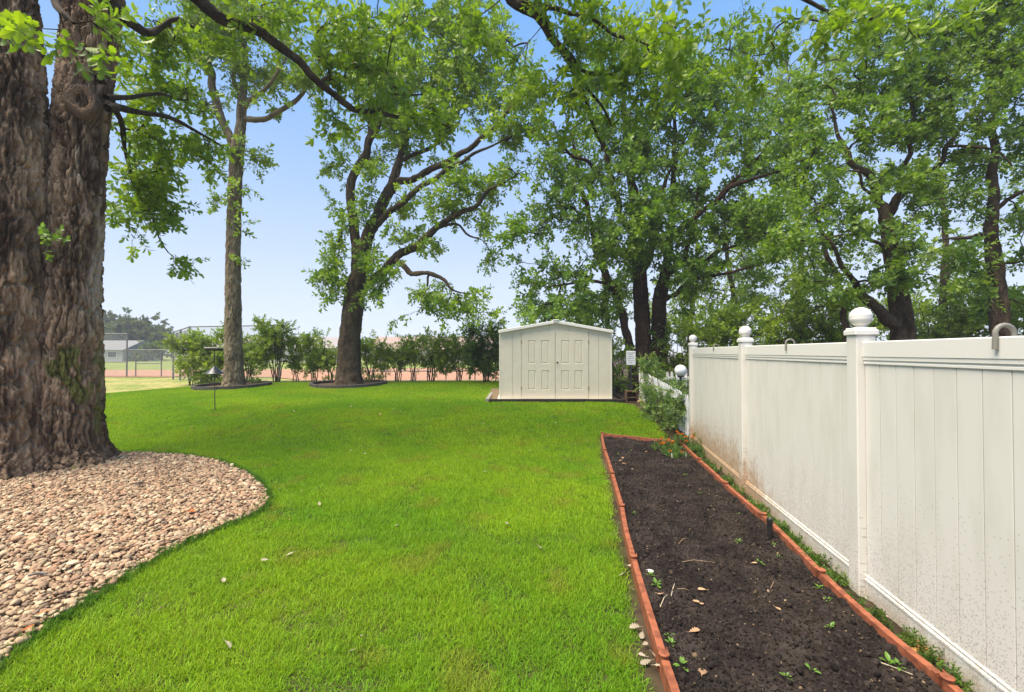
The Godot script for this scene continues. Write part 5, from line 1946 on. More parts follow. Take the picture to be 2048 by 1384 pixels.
	blobs = [
		[1640, 320, d, 60, 60, 0.9], [1700, 270, d, 70, 50, 0.9], [1660, 400, d - 0.5, 70, 50, 0.8, 1.1], [1620, 470, d - 0.7, 70, 50, 0.8, 1.1], [1700, 470, d - 0.6, 60, 40, 0.7, 1.1], [1790, 480, d - 0.6, 60, 40, 0.6], [1760, 540, d - 0.6, 70, 36, 0.7, 0.9], [1660, 550, d - 0.5, 70, 40, 0.8, 0.9], [1850, 560, d - 0.3, 60, 50, 0.7, 0.8],
		[1800, 300, d, 60, 60, 0.8], [1850, 340, d - 0.4, 70, 44, 0.8], [1900, 400, d - 0.3, 70, 50, 0.8], [1860, 250, d, 70, 60, 0.9], [1930, 200, d, 80, 60, 1.0, 1.1], [1980, 260, d - 0.3, 60, 50, 0.8], [1820, 170, d + 0.3, 90, 60, 1.0, 0.9], [1740, 170, d + 0.2, 80, 60, 1.0, 0.8], [1900, 100, d + 0.3, 100, 60, 1.0, 0.9], [1990, 120, d, 70, 60, 0.9], [1650, 180, d, 70, 60, 0.9, 0.7], [1830, 440, d - 0.4, 50, 40, 0.6, 1.0], [2030, 200, d - 0.3, 50, 60, 0.7], [1890, 20, d + 0.2, 110, 60, 1.0, 0.9], [1990, 10, d, 80, 50, 0.9], [1760, 90, d + 0.2, 80, 60, 0.9, 0.8],
	]
	tree("forked_tree", "dark forked tree rising behind the fence near its nearest post", "trees behind the fence", limbs, blobs, {"bark": Color(0.045, 0.032, 0.022), "bark_light": Color(0.13, 0.095, 0.066), "deep": Color(0.095, 0.200, 0.034), "fresh": Color(0.300, 0.441, 0.051), "dens": 17.0, "leaf": "oak_far", "per_tip": 3, "scale": 0.76, "bump": 0.04, "thin": 0.80})

	d = 10.8
	limbs = [
		[[2012, 860, d, 0.34], [2006, 740, d, 0.29], [2000, 641, d, 0.26], [1997, 575, d, 0.225], [1988, 502, d, 0.20], [1985, 462, d, 0.185], [1990, 410, d, 0.16], [1992, 358, d, 0.13], [1994, 260, d, 0.10], [2000, 120, d, 0.06], [2005, -20, d, 0.03]],
		[[1985, 470, d, 0.08], [1960, 470, d - 0.3, 0.065], [1925, 475, d - 0.6, 0.05], [1880, 480, d - 0.8, 0.02]],
		[[1990, 430, d, 0.08], [2020, 400, d - 0.2, 0.07], [2050, 380, d - 0.4, 0.05], [2090, 350, d - 0.5, 0.02]],
		[[1997, 570, d, 0.05], [1975, 555, d - 0.3, 0.035], [1955, 550, d - 0.5, 0.02], [1930, 560, d - 0.6, 0.01]],
	]
	blobs = [[2040, 420, d - 0.2, 50, 60, 0.8], [2050, 300, d - 0.1, 50, 70, 0.9], [1930, 490, d - 0.5, 60, 40, 0.7, 0.9], [1960, 540, d - 0.7, 50, 40, 0.6, 0.8], [2050, 520, d - 0.3, 50, 60, 0.8, 1.0], [2060, 620, d - 0.1, 50, 50, 0.8, 1.1], [2010, 60, d, 90, 70, 1.0, 0.9], [1940, 330, d + 0.1, 40, 50, 0.7, 0.8], [2080, 150, d, 60, 90, 0.9]]
	tree("rough_barked_tree", "rough-barked upright tree behind the fence at the right edge", "trees behind the fence", limbs, blobs, {"bark": Color(0.05, 0.036, 0.025), "bark_light": Color(0.14, 0.10, 0.07), "deep": Color(0.105, 0.220, 0.034), "fresh": Color(0.338, 0.492, 0.057), "dens": 17.0, "leaf": "oak_far", "per_tip": 3, "scale": 0.76, "bump": 0.04, "thin": 0.72})

	# slimmer trees deeper in the wood
	var more := [
		[1694, 11.5, "thin dark-stemmed tree behind the fence, left of the forked tree", [[1694, 830, 11.5, 0.10], [1692, 675, 11.5, 0.085], [1688, 618, 11.5, 0.08], [1679, 566, 11.5, 0.07], [1653, 502, 11.5, 0.05], [1640, 430, 11.5, 0.03]], [[1600, 560, 11.8, 70, 50, 0.8], [1700, 600, 11.8, 60, 36, 0.7], [1640, 610, 11.9, 60, 40, 0.7], [1560, 620, 11.9, 60, 40, 0.7]]],
		[1480, 19.0, "slender leaning tree deep behind the far fence panel", [[1500, 785, 19.0, 0.16], [1490, 690, 19.0, 0.13], [1470, 600, 19.0, 0.11], [1455, 500, 19.0, 0.08], [1450, 380, 19.0, 0.04]], [[1420, 560, 19.0, 70, 60, 1.6], [1500, 590, 19.0, 70, 60, 1.6], [1450, 640, 18.8, 90, 40, 1.6], [1480, 480, 19.0, 80, 70, 1.8, 0.7]]],
		[1600, 20.0, "leafy background tree above the middle fence panel", [[1600, 780, 20.0, 0.18], [1596, 640, 20.0, 0.15], [1604, 500, 20.0, 0.11], [1590, 330, 20.0, 0.07], [1580, 120, 20.0, 0.03]], [[1560, 600, 20.0, 80, 60, 1.8], [1640, 590, 20.0, 80, 60, 1.8], [1600, 480, 20.0, 110, 80, 2.2, 0.7], [1600, 350, 20.0, 120, 90, 2.4, 0.6], [1600, 230, 20.0, 110, 80, 2.4, 0.6], [1530, 160, 20.0, 100, 80, 2.4, 0.6], [1640, 110, 20.0, 110, 70, 2.4, 0.6], [1600, 650, 19.8, 110, 40, 1.6], [1560, 690, 19.8, 130, 26, 1.4]]],
		[1890, 17.0, "leafy background tree between the forked tree and right edge", [[1890, 800, 17.0, 0.18], [1886, 640, 17.0, 0.15], [1894, 480, 17.0, 0.10], [1880, 300, 17.0, 0.04]], [[1860, 600, 17.0, 90, 60, 1.5], [1940, 600, 16.8, 80, 60, 1.5], [1880, 500, 17.0, 100, 70, 1.8, 0.7], [1900, 640, 16.8, 120, 40, 1.4, 1.1], [1760, 620, 17.2, 70, 50, 1.4], [1880, 360, 17.0, 120, 90, 2.0, 0.5]]],
		[1380, 20.5, "background tree seen between the twin reddish trunks and post", [[1385, 778, 20.5, 0.16], [1380, 660, 20.5, 0.13], [1395, 540, 20.5, 0.09], [1390, 400, 20.5, 0.04]], [[1370, 640, 20.5, 80, 50, 1.6], [1380, 560, 20.5, 80, 60, 1.8, 0.8], [1320, 610, 20.8, 60, 60, 1.6, 0.8], [1390, 690, 20.2, 60, 30, 1.2]]],
		[1215, 18.0, "background tree rising just right of the shed roof", [[1222, 785, 18.0, 0.14], [1218, 680, 18.0, 0.11], [1210, 580, 18.0, 0.08], [1200, 450, 18.0, 0.03]], [[1225, 640, 17.5, 60, 50, 1.4], [1160, 600, 18.0, 70, 60, 1.5], [1240, 560, 18.0, 60, 60, 1.5, 0.8], [1090, 620, 18.0, 50, 40, 1.2, 0.8], [1245, 700, 17.0, 40, 30, 1.0]]],
	]
	for q in more:
		tree("background_tree", q[2], "trees behind the fence", [q[3]], q[4], {"bark": Color(0.055, 0.04, 0.03), "bark_light": Color(0.12, 0.09, 0.065), "deep": Color(0.126, 0.239, 0.034), "fresh": Color(0.413, 0.543, 0.057), "dens": 3.0 if q[1] > 14.0 else 9.0, "leaf": "maple", "per_tip": 4, "scale": 1.0 if q[1] > 14.0 else 0.75, "bump": 0.03})

# ---------------------------------------------------------------- shrubs along the far edge of the lawn
func shrub(nm: String, label: String, group: String, px: float, d: float, wpx: float, top: float, stems: int, o: Dictionary) -> void:
	var base := gp((px - 1024.0) / F * d, d)
	var t := thing(nm, label, o.get("category", "shrub"), base, group)
	var s := Skel.new()
	var by := HOR + (EYE - base.y) * F / d
	var c0: Color = o.get("bark", Color(0.07, 0.055, 0.04))
	var tone := func(_p: Vector3, w: float) -> Color: return c0 * (1.0 + 0.6 * w)
	for k in stems:
		var f := (k + 0.5) / stems * 2.0 - 1.0
		var x := f * wpx * 0.72
		var dz := rnd(-0.35, 0.35)
		var tp := lerpf(by, top, rnd(0.62, 0.92) * (1.0 - 0.15 * absf(f)))
		var path := add_limb(s, [[px + f * 7.0, by + 3.0, d, 0.022], [px + x * 0.35, lerpf(by, tp, 0.35), d + dz * 0.3, 0.019], [px + x * 0.8, lerpf(by, tp, 0.75), d + dz * 0.8, 0.013], [px + x, tp, d + dz, 0.006]])
		var b := MB.new()
		rough_tube(b, path, 6, 0.0, k + 7, tone)
		part(t, "stem", b, M.bark)
	var blobs := []
	var h := by - top
	var low: float = o.get("low", 0.34)
	wpx *= 1.12
	var m: int = o.get("clumps", 7) + 3
	for k in m:
		var u := rng.randf()
		var f := rnd(-1.0, 1.0)
		var yy := lerpf(by - h * low, top + h * 0.10, u)
		var wide := sin(PI * clampf(0.25 + 0.65 * u, 0, 1))
		blobs.append([px + f * wpx * 0.85 * lerpf(0.7, 1.0, wide), yy, d + rnd(-0.3, 0.3), wpx * rnd(0.30, 0.5), h * rnd(0.13, 0.2), wpx * d / F * 0.4])
	grow(s, blobs, o.get("dens", 40.0) * 1.6, 0.05)
	thicken(s, 0.0025)
	part(t, "twigs", twig_mesh(s, c0), M.bark).set_meta("kind", "stuff")
	leaf_out(s, t, o.get("leaf", "bush"), o.get("per_tip", 4), o.get("scale", 1.15), o.get("deep", Color(0.12, 0.22, 0.025)), o.get("fresh", Color(0.38, 0.50, 0.05)), 0.1)

func build_shrubs() -> void:
	var g := "shrubs along the back of the lawn"
	var lite := {"fresh": Color(0.479, 0.575, 0.077), "clumps": 9}
	shrub("shrub", "yellow-green shrub in front of the backstop's left corner", g, 384, 18.0, 36, 664, 4, lite)
	shrub("shrub", "broad leafy shrub between the bird feeder and slim trunk", g, 428, 18.3, 42, 660, 5, {"clumps": 12, "low": 0.1, "fresh": Color(0.415, 0.546, 0.064)})
	shrub("shrub", "low dark shrub immediately right of the slim trunk", g, 498, 18.3, 26, 668, 4, {"clumps": 7, "deep": Color(0.090, 0.172, 0.029)})
	shrub("shrub", "tall vase-shaped shrub with many bare stems at its foot", g, 553, 18.0, 44, 645, 8, {"clumps": 11})
	shrub("shrub", "thin upright shrub right of the vase-shaped one", g, 592, 18.4, 20, 668, 3, {"clumps": 5})
	shrub("shrub", "crooked-stemmed shrub left of the spreading oak's trunk", g, 628, 18.2, 38, 664, 5, {"clumps": 9, "fresh": Color(0.431, 0.561, 0.064)})
	shrub("shrub", "small yellowish shrub touching the spreading oak's trunk on the left", g, 662, 18.4, 20, 690, 3, {"clumps": 5, "fresh": Color(0.526, 0.575, 0.077)})
	shrub("shrub", "rounded shrub immediately right of the spreading oak's trunk", g, 742, 18.2, 34, 658, 6, {"clumps": 10})
	shrub("shrub", "loose airy shrub second right of the spreading oak's trunk", g, 796, 18.2, 30, 678, 5, {"clumps": 8})
	shrub("shrub", "slender shrub between the airy one and the stout one", g, 826, 18.4, 22, 672, 4, {"clumps": 6})
	shrub("shrub", "stout multi-stemmed shrub before the orange infield", g, 862, 18.0, 34, 660, 6, {"clumps": 10})
	shrub("shrub", "upright shrub two left of the shed", g, 918, 18.0, 30, 668, 5, {"clumps": 9})
	shrub("shrub", "dense dark shrub right against the shed's left side", g, 972, 17.2, 40, 640, 6, {"clumps": 18, "low": 0.12, "deep": Color(0.064, 0.137, 0.023), "fresh": Color(0.208, 0.349, 0.039)})
	# understorey behind the fences
	g = "undergrowth shrubs behind the fence"
	var u := {"leaf": "maple", "dens": 15.0, "scale": 0.85, "clumps": 14, "low": 0.15, "deep": Color(0.090, 0.172, 0.026), "fresh": Color(0.319, 0.454, 0.051)}
	shrub("undergrowth_shrub", "leafy undergrowth between the shed and the sign", g, 1238, 14.2, 26, 690, 5, u)
	shrub("undergrowth_shrub", "leafy undergrowth right of the reddish trunks, behind the globe lamp", g, 1360, 14.5, 50, 640, 6, u)
	shrub("undergrowth_shrub", "tangled undergrowth behind the farthest vinyl panel", g, 1450, 13.0, 70, 610, 7, u)
	shrub("undergrowth_shrub", "tangled undergrowth behind the middle vinyl panel's left half", g, 1560, 12.6, 80, 600, 7, u)
	shrub("undergrowth_shrub", "tangled undergrowth left of the forked trunk", g, 1660, 12.4, 70, 590, 7, u)
	shrub("undergrowth_shrub", "dense undergrowth right of the forked trunk", g, 1880, 12.5, 90, 560, 8, {"leaf": "maple", "dens": 15.0, "scale": 0.85, "clumps": 18, "low": 0.15, "deep": Color(0.082, 0.154, 0.043), "fresh": Color(0.287, 0.409, 0.077)})
	shrub("undergrowth_shrub", "bright undergrowth at the right edge behind the fence", g, 2040, 11.8, 70, 560, 6, u)

# ---------------------------------------------------------------- tree rings, sign, globe lamp, picket fence
func build_corner() -> void:
	# dark edging rings round the two lawn trees
	var rings := [[ring_b, 1.16, "low dark edging ring round the slim tree", 1.0], [ring_c, 1.28, "low dark edging ring round the spreading oak", 6.0]]
	for q in rings:
		var c: Vector2 = q[0]
		var at := gp(c.x, c.y)
		var t := thing("edging_ring", q[2], "edging", at, "edging rings round the lawn trees")
		var n := 9
		for k in n:
			var b := MB.new()
			var pts := PackedVector3Array()
			var cols := PackedColorArray()
			var m := 9
			for j in m:
				var a := TAU * (k + 0.015 + 0.97 * j / (m - 1.0)) / n
				for p in [Vector2(-0.055, -0.03), Vector2(-0.055, 0.115), Vector2(-0.043, 0.125), Vector2(0.043, 0.125), Vector2(0.055, 0.115), Vector2(0.055, -0.03)]:
					var rr: float = q[1] + p.x
					var x := c.x + cos(a) * rr
					var dd := c.y + sin(a) * rr
					pts.push_back(gp(x, dd, p.y))
					cols.push_back(Color(0.085, 0.076, 0.068))
			b.sheet(pts, m, 6, cols)
			for s in [0, m - 1]:
				var f := []
				for j in 6:
					f.append(pts[s * 6 + j])
				b.col = Color(0.085, 0.076, 0.068)
				b._face([f[0], f[1], f[4], f[5]], f[0] - pts[(1 if s == 0 else m - 2) * 6])
				b._face([f[1], f[2], f[3], f[4]], f[0] - pts[(1 if s == 0 else m - 2) * 6])
			part(t, "edging_block", b, M.timber)
		# earth inside and low plants
		var e := MB.new()
		e.col = Color(0.11, 0.075, 0.05)
		for k in 40:
			var a0 := TAU * k / 40.0
			var a1 := TAU * (k + 1) / 40.0
			var r: float = q[1] - 0.05
			e.tri(gp(c.x, c.y, 0.06), gp(c.x + cos(a0) * r, c.y + sin(a0) * r, 0.03), gp(c.x + cos(a1) * r, c.y + sin(a1) * r, 0.03))
		part(t, "earth", e, M.soil)
	var low := [[432, 771, "bird"], [500, 771, ""], [515, 769, ""], [655, 766, ""], [668, 762, ""], [735, 766, ""], [760, 766, ""], [748, 762, ""]]
	for k in low.size():
		var at := GP(low[k][0], low[k][1])
		var t := thing("ground_plant", "low leafy plant in the ring round the %s, %s from the left" % ["slim tree" if k < 3 else "spreading oak", ["first", "second", "third", "first", "second", "third", "fifth", "fourth"][k]], "plant", at, "low plants in the ring round the %s" % ("slim tree" if k < 3 else "spreading oak"))
		var cps := CopyList.new()
		for j in 16:
			var off := Vector3(rnd(-0.16, 0.16), rnd(0.02, 0.14), rnd(-0.16, 0.16))
			cps.add(frame_y((Vector3.UP + rdir() * 0.8).normalized(), rnd(0, 6)).scaled(Vector3.ONE * 0.7), at + off, Color(0.09, 0.16, 0.03).lerp(Color(0.24, 0.32, 0.06), rng.randf()))
		many(t, "foliage", spray_set("bush")[k % 3], M.leaf, cps)

	# sign on a dark post
	var d := 12.6
	var sx := (1261.5 - 1024.0) / F * d
	var foot := gp(sx, d)
	var t := thing("notice_sign", "small white notice sign with dark print on a black post", "sign", foot)
	var b := MB.new()
	b.box(foot + Vector3(0, 0.62, -0.02), Vector3(0.055, 1.30, 0.035), 0.006)
	part(t, "post", b, M.dark_metal)
	var y0 := EYE - (730.0 - HOR) / F * d
	var y1 := EYE - (702.0 - HOR) / F * d
	var w := 18.5 / F * d
	b = MB.new()
	b.box(Vector3(sx, (y0 + y1) / 2, -d + 0.008), Vector3(w, y1 - y0, 0.008), 0.003)
	var plate := part(t, "plate", b, M.globe)
	# the print is too small to read: broken strokes in six lines
	var pr := MB.new()
	pr.col = Color(0.07, 0.07, 0.08)
	var lines := [[0.86, 0.80, 0.030], [0.73, 0.50, 0.022], [0.60, 0.70, 0.026], [0.46, 0.66, 0.026], [0.30, 0.62, 0.020], [0.17, 0.22, 0.018]]
	for q in lines:
		var x: float = -w * q[1] / 2
		while x < w * q[1] / 2:
			var step := rnd(0.006, 0.02)
			pr.box(Vector3(sx + x + step / 2, y0 + (y1 - y0) * q[0] + rnd(-0.002, 0.002), -d + 0.0130), Vector3(step, q[2] * rnd(0.6, 1.0), 0.002), 0.0004)
			x += step + rnd(0.004, 0.012)
	part(plate, "print", pr, M.plain)

	# globe lamp on a black post
	d = 10.6
	var gc := P(1361, 741, d)
	foot = gp(gc.x, d)
	t = thing("globe_lamp", "white globe garden lamp on a black post behind the picket fence", "lamp", foot)
	b = MB.new()
	b.tube([foot, gc - Vector3(0, 0.16, 0)], [0.03, 0.028], 12)
	b.lathe(gc - Vector3(0, 0.17, 0), [Vector2(0.03, 0), Vector2(0.075, 0.02), Vector2(0.078, 0.045), Vector2(0.05, 0.05)], 20)
	part(t, "post", b, M.dark_metal)
	b = MB.new()
	b.ball(gc, 0.137, 32)
	part(t, "globe", b, M.globe)

	# picket fence from the last vinyl post back to a corner, then to the right
	var A := Vector2(3.33, 8.36)
	var B := Vector2(3.47, 12.1)
	var C := Vector2(6.6, 12.4)
	t = thing("picket_fence", "low white picket fence half hidden under climbing vines", "fence", gp(B.x, B.y))
	for seg in [[A, B, 30], [B, C, 24]]:
		var p0: Vector2 = seg[0]
		var p1: Vector2 = seg[1]
		var dv := (p1 - p0)
		var L := dv.length()
		var turn := Basis(Vector3.UP, atan2(dv.y, dv.x))
		var n: int = seg[2]
		for k in n:
			var c := p0.lerp(p1, (k + 0.7) / (n + 0.4))
			var pb := MB.new()
			var h := 0.80 + rnd(-0.012, 0.012)
			pb.xf = Transform3D(turn * Basis(Vector3.BACK, rnd(-0.012, 0.012)), gp(c.x, c.y))
			pb.prism(PackedVector2Array([Vector2(-0.032, 0.03), Vector2(0.032, 0.03), Vector2(0.032, h - 0.06), Vector2(0.012, h), Vector2(-0.012, h), Vector2(-0.032, h - 0.06)]), -0.009, 0.009)
			part(t, "picket", pb, M.white_paint)
		for hh in [0.20, 0.62]:
			var rb := MB.new()
			var a := gp(p0.x, p0.y, hh)
			var e := gp(p1.x, p1.y, hh)
			var dir := (e - a).normalized()
			var right := dir.cross(Vector3.UP).normalized()
			rb.box((a + e) / 2 + right * 0.026 * (1.0 if seg[2] == 30 else -1.0) * (1.0 if seg[2] == 30 else -1.0), Vector3(0.03, 0.08, L), 0.004, Basis(right, right.cross(dir) * -1.0, -dir).orthonormalized())
			part(t, "rail", rb, M.white_paint)
	for c in [B, C]:
		var pb := MB.new()
		pb.box(gp(c.x, c.y, 0.42), Vector3(0.10, 0.92, 0.10), 0.006)
		pb.box(gp(c.x, c.y, 0.895), Vector3(0.13, 0.03, 0.13), 0.006)
		part(t, "post", pb, M.white_paint)

	# vines over it
	var vt := thing("climbing_vine", "leafy green vine tumbling over the white picket fence", "vine", gp(3.25, 10.4))
	var s := Skel.new()
	for k in 7:
		var f := k / 6.0
		var c := A.lerp(B, 0.15 + 0.8 * f) + Vector2(rnd(-0.2, -0.05), 0)
		var p := gp(c.x, c.y)
		var path := add_limb(s, [[p.x, p.y, p.z, 0.012], [p.x + rnd(-0.1, 0.1), p.y + 0.35, p.z + rnd(-0.15, 0.15), 0.010], [p.x + rnd(-0.05, 0.2), p.y + 0.75, p.z + rnd(-0.3, 0.3), 0.007], [p.x + rnd(-0.2, 0.1), p.y + 1.0, p.z + rnd(-0.4, 0.4), 0.003]], true)
		var sb := MB.new()
		rough_tube(sb, path, 6, 0.0, k, func(_p, _w): return Color(0.09, 0.085, 0.045))
		part(vt, "stem", sb, M.bark)
	grow(s, [[1300, 775, 11.4, 24, 34, 0.3, 0.7], [1318, 795, 10.9, 24, 36, 0.3, 0.7], [1336, 815, 10.0, 26, 36, 0.3, 1.0], [1316, 835, 10.2, 20, 30, 0.25, 0.7], [1352, 800, 9.6, 22, 22, 0.25, 1.5], [1342, 848, 9.4, 18, 32, 0.2, 1.3], [1336, 775, 10.6, 30, 14, 0.3, 0.8], [1304, 742, 11.6, 20, 18, 0.2, 1.2], [1366, 806, 8.9, 14, 22, 0.2, 1.6], [1305, 812, 10.8, 18, 30, 0.3, 0.7], [1330, 865, 9.2, 12, 14, 0.15, 0.9], [1354, 834, 8.9, 16, 22, 0.2, 1.2]], 420.0, 0.05)
	thicken(s, 0.002)
	part(vt, "twigs", twig_mesh(s, Color(0.10, 0.10, 0.05)), M.bark).set_meta("kind", "stuff")
	leaf_out(s, vt, "small", 4, 1.3, Color(0.085, 0.175, 0.05), Color(0.34, 0.47, 0.14), 0.2)

	# hollow block and stones by the shed corner
	d = 11.95
	var hb := MB.new()
	var bc := P(1262, 783, d)
	bc.y = gh(bc.x, d) + 0.155
	hb.col = Color(0.13, 0.075, 0.05)
	var fr := [[Vector3(-0.135, 0, 0), Vector3(0.03, 0.31, 0.19)], [Vector3(0.135, 0, 0), Vector3(0.03, 0.31, 0.19)], [Vector3(0, 0.14, 0), Vector3(0.24, 0.03, 0.19)], [Vector3(0, -0.14, 0), Vector3(0.24, 0.03, 0.19)], [Vector3(0, -0.02, 0), Vector3(0.24, 0.03, 0.186)], [Vector3(0, 0, -0.085), Vector3(0.24, 0.25, 0.016)]]
	for q in fr:
		hb.box(bc + q[0], q[1], 0.006)
	single("hollow_block", hb, M.timber, bc - Vector3(0, 0.155, 0), "brown hollow block standing on end below the notice sign", "block")
	var rk := [[1268, 800, 0.10, [0.34, 0.22, 0.15], "tan rock in front of the hollow block"], [1281, 806, 0.085, [0.40, 0.27, 0.18], "pinkish rock at the foot of the vine"], [1256, 801, 0.07, [0.26, 0.18, 0.13], "small brown rock beside the hollow block's left foot"], [1291, 817, 0.06, [0.36, 0.26, 0.19], "small rock on the bed edge nearest the picket vine"]]
	for q in rk:
		var p := GP(q[0], q[1])
		var o := MeshInstance3D.new()
		o.name = numbered("rock")
		o.mesh = stone_mesh(500 + int(q[0]))
		var sm: StandardMaterial3D = M.stone.duplicate()
		sm.albedo_color = lin(q[3][0], q[3][1], q[3][2])
		o.material_override = sm
		add_child(o)
		o.transform = Transform3D(Basis(Vector3.UP, rnd(0, 6)).scaled(Vector3(q[2] * 1.3, q[2] * 0.7, q[2])), p + Vector3(0, q[2] * 0.4, 0))
		tag(o, q[4], "rock", "rocks by the shed corner")

# ---------------------------------------------------------------- bird feeder, flowers, litter
func leaf_thing(nm: String, at: Vector3, up: Vector3, len_: float, col: Color, label: String, group: String, shape := OAK) -> void:
	var b := MB.new()
	b.col = col
	var dir := (rdir() * Vector3(1, 0.15, 1)).normalized()
	leaf(b, Vector3.ZERO, dir, up, len_, shape, rnd(-0.25, 0.5), rnd(-0.2, 0.35))
	b.tube([Vector3.ZERO, -dir * len_ * 0.18, -dir * len_ * 0.3 + Vector3.UP * 0.004], [0.0015, 0.0012, 0.001], 4, false)
	var o := MeshInstance3D.new()
	o.name = numbered(nm)
	o.mesh = b.mesh()
	o.mesh.surface_set_material(0, M.petal)
	add_child(o)
	o.position = at
	tag(o, label, "leaf", group)

const NTH := ["first", "second", "third", "fourth", "fifth", "sixth", "seventh", "eighth", "ninth", "tenth", "eleventh", "twelfth", "thirteenth", "fourteenth", "fifteenth", "sixteenth", "seventeenth", "eighteenth", "nineteenth", "twentieth", "twenty-first", "twenty-second", "twenty-third", "twenty-fourth", "twenty-fifth", "twenty-sixth", "twenty-seventh", "twenty-eighth", "twenty-ninth", "thirtieth"]

# spots given as photo pixels, the nearest (lowest in the picture) first
func by_row(spots: Array) -> Array:
	var out := spots.duplicate()
	out.sort_custom(func(a, b): return a[1] > b[1])
	return out

func build_small_things() -> void:
	# bird feeder
	var foot := GP(431, 822)
	var d := -foot.z
	var S := d / F
	var t := thing("bird_feeder", "thin black bird feeder pole with cone baffle and flat roof", "bird feeder", foot)
	var top := foot.y + (822.0 - 700.0) * S
	var b := MB.new()
	b.tube([foot - Vector3(0, 0.05, 0), Vector3(foot.x - 0.012, foot.y + 0.7, foot.z), Vector3(foot.x - 0.03, top, foot.z)], [0.011, 0.010, 0.010], 10)
	b.tube([foot + Vector3(-0.09, 0.03, 0), foot + Vector3(0, 0.03, 0)], [0.007, 0.007], 6)
	b.tube([foot + Vector3(-0.09, 0.035, 0), foot + Vector3(-0.09, -0.04, 0)], [0.007, 0.006], 6)
	part(t, "pole", b, M.dark_metal)
	b = MB.new()
	var cy := foot.y + (822.0 - 747.0) * S
	b.lathe(Vector3(foot.x - 0.02, cy, foot.z), [Vector2(0.205, -0.004), Vector2(0.21, 0.0), Vector2(0.20, 0.008), Vector2(0.11, 0.085), Vector2(0.03, 0.165), Vector2(0.012, 0.18)], 28)
	part(t, "baffle", b, M.steel)
	b = MB.new()
	b.col = Color(0.05, 0.04, 0.035)
	b.box(Vector3(foot.x - 0.03, top + 0.005, foot.z), Vector3(0.30, 0.045, 0.24), 0.01)
	var tray := part(t, "tray", b, M.timber)
	b = MB.new()
	b.col = Color(0.36, 0.35, 0.31)
	b.box(Vector3(foot.x - 0.03, top + 0.05, foot.z), Vector3(0.33, 0.036, 0.26), 0.012)
	part(tray, "lid", b, M.timber)

	# black path light stub in the bed
	var lp := Vector3(0, 0, 0)
	var q := GP(1537, 1085)
	lp = Vector3(q.x, soil_y(q.x, -q.z), q.z)
	t = thing("black_stub", "short black plastic tube standing in the soil by the right edging", "tube", lp)
	b = MB.new()
	b.lathe(lp - Vector3(0, 0.03, 0), [Vector2(0.021, 0), Vector2(0.023, 0.12), Vector2(0.024, 0.165), Vector2(0.027, 0.168), Vector2(0.0275, 0.20), Vector2(0.025, 0.205), Vector2(0.018, 0.205), Vector2(0.017, 0.195), Vector2(0.0005, 0.194)], 20)
	part(t, "tube", b, M.black_plastic)

	# marigolds at the far end of the bed
	var mg := [[1330, 905, 0.17, 0.17, "left marigold clump with orange flowers at the bed's far end"], [1368, 898, 0.20, 0.20, "tall marigold clump with orange flowers beside the last vinyl post"], [1352, 918, 0.13, 0.10, "small marigold in front of the two taller clumps"], [1402, 908, 0.13, 0.12, "feathery green plant at the foot of the farthest vinyl panel"]]
	for k in mg.size():
		var m: Array = mg[k]
		var p := GP(m[0], m[1])
		p.y += 0.03
		t = thing("marigold" if k < 3 else "feathery_plant", m[4], "flower" if k < 3 else "plant", p, "marigolds in the planting bed" if k < 3 else "")
		var cps := CopyList.new()
		for j in 55:
			var r := rdir()
			var off := Vector3(r.x * m[2], absf(r.y) * m[3] + 0.01, r.z * m[2]) * sqrt(rng.randf())
			cps.add(frame_y((Vector3(r.x, 0.9, r.z)).normalized(), rnd(0, 6)).scaled(Vector3.ONE * rnd(0.55, 0.9)), p + off - Vector3(0, 0.05, 0), Color(0.055, 0.13, 0.02).lerp(Color(0.17, 0.30, 0.05), rng.randf()))
		many(t, "foliage", spray_set("fine")[k % 3], M.leaf, cps)
		if k == 3:
			continue
		for j in [6, 9, 3][k]:
			var a := rnd(0, TAU)
			var fp := p + Vector3(cos(a) * m[2] * 0.75, m[3] * rnd(0.65, 1.25), sin(a) * m[2] * 0.75)
			var fb := MB.new()
			var red := rng.randf() < 0.45
			for ring in 3:
				for e in 9 - ring * 2:
					var an := e * TAU / (9 - ring * 2) + ring
					var el := 0.25 + ring * 0.5
					var dir := Vector3(cos(an) * cos(el), sin(el), sin(an) * cos(el))
					fb.col = Color(0.62, 0.13, 0.012) if red else Color(0.72, 0.22, 0.015)
					fb.col = fb.col * rnd(0.8, 1.1)
					leaf(fb, fp, dir, (Vector3.UP + dir * 0.2).normalized(), 0.036 - ring * 0.006, OVAL, 0.3, 0.2)
			fb.col = Color(0.07, 0.14, 0.03)
			fb.tube([p + Vector3(cos(a) * 0.03, 0, sin(a) * 0.03), p.lerp(fp, 0.6) + Vector3(0, 0.01, 0), fp], [0.0025, 0.002, 0.002], 5, false)
			part(t, "flower", fb, M.petal)
	# white plant labels
	for e in [[1343, 922, "white plant label stake left of the pair before the marigolds"], [1371, 920, "white plant label stake right of the pair before the marigolds"]]:
		var p := GP(e[0], e[1])
		p.y = soil_y(p.x, -p.z)
		b = MB.new()
		b.box(p + Vector3(0, 0.03, 0), Vector3(0.016, 0.10, 0.002), 0.0008, Basis(Vector3.BACK, rnd(0.05, 0.2)))
		single("plant_label", b, M.vinyl, p, e[2], "plant label", "plant labels in the bed")

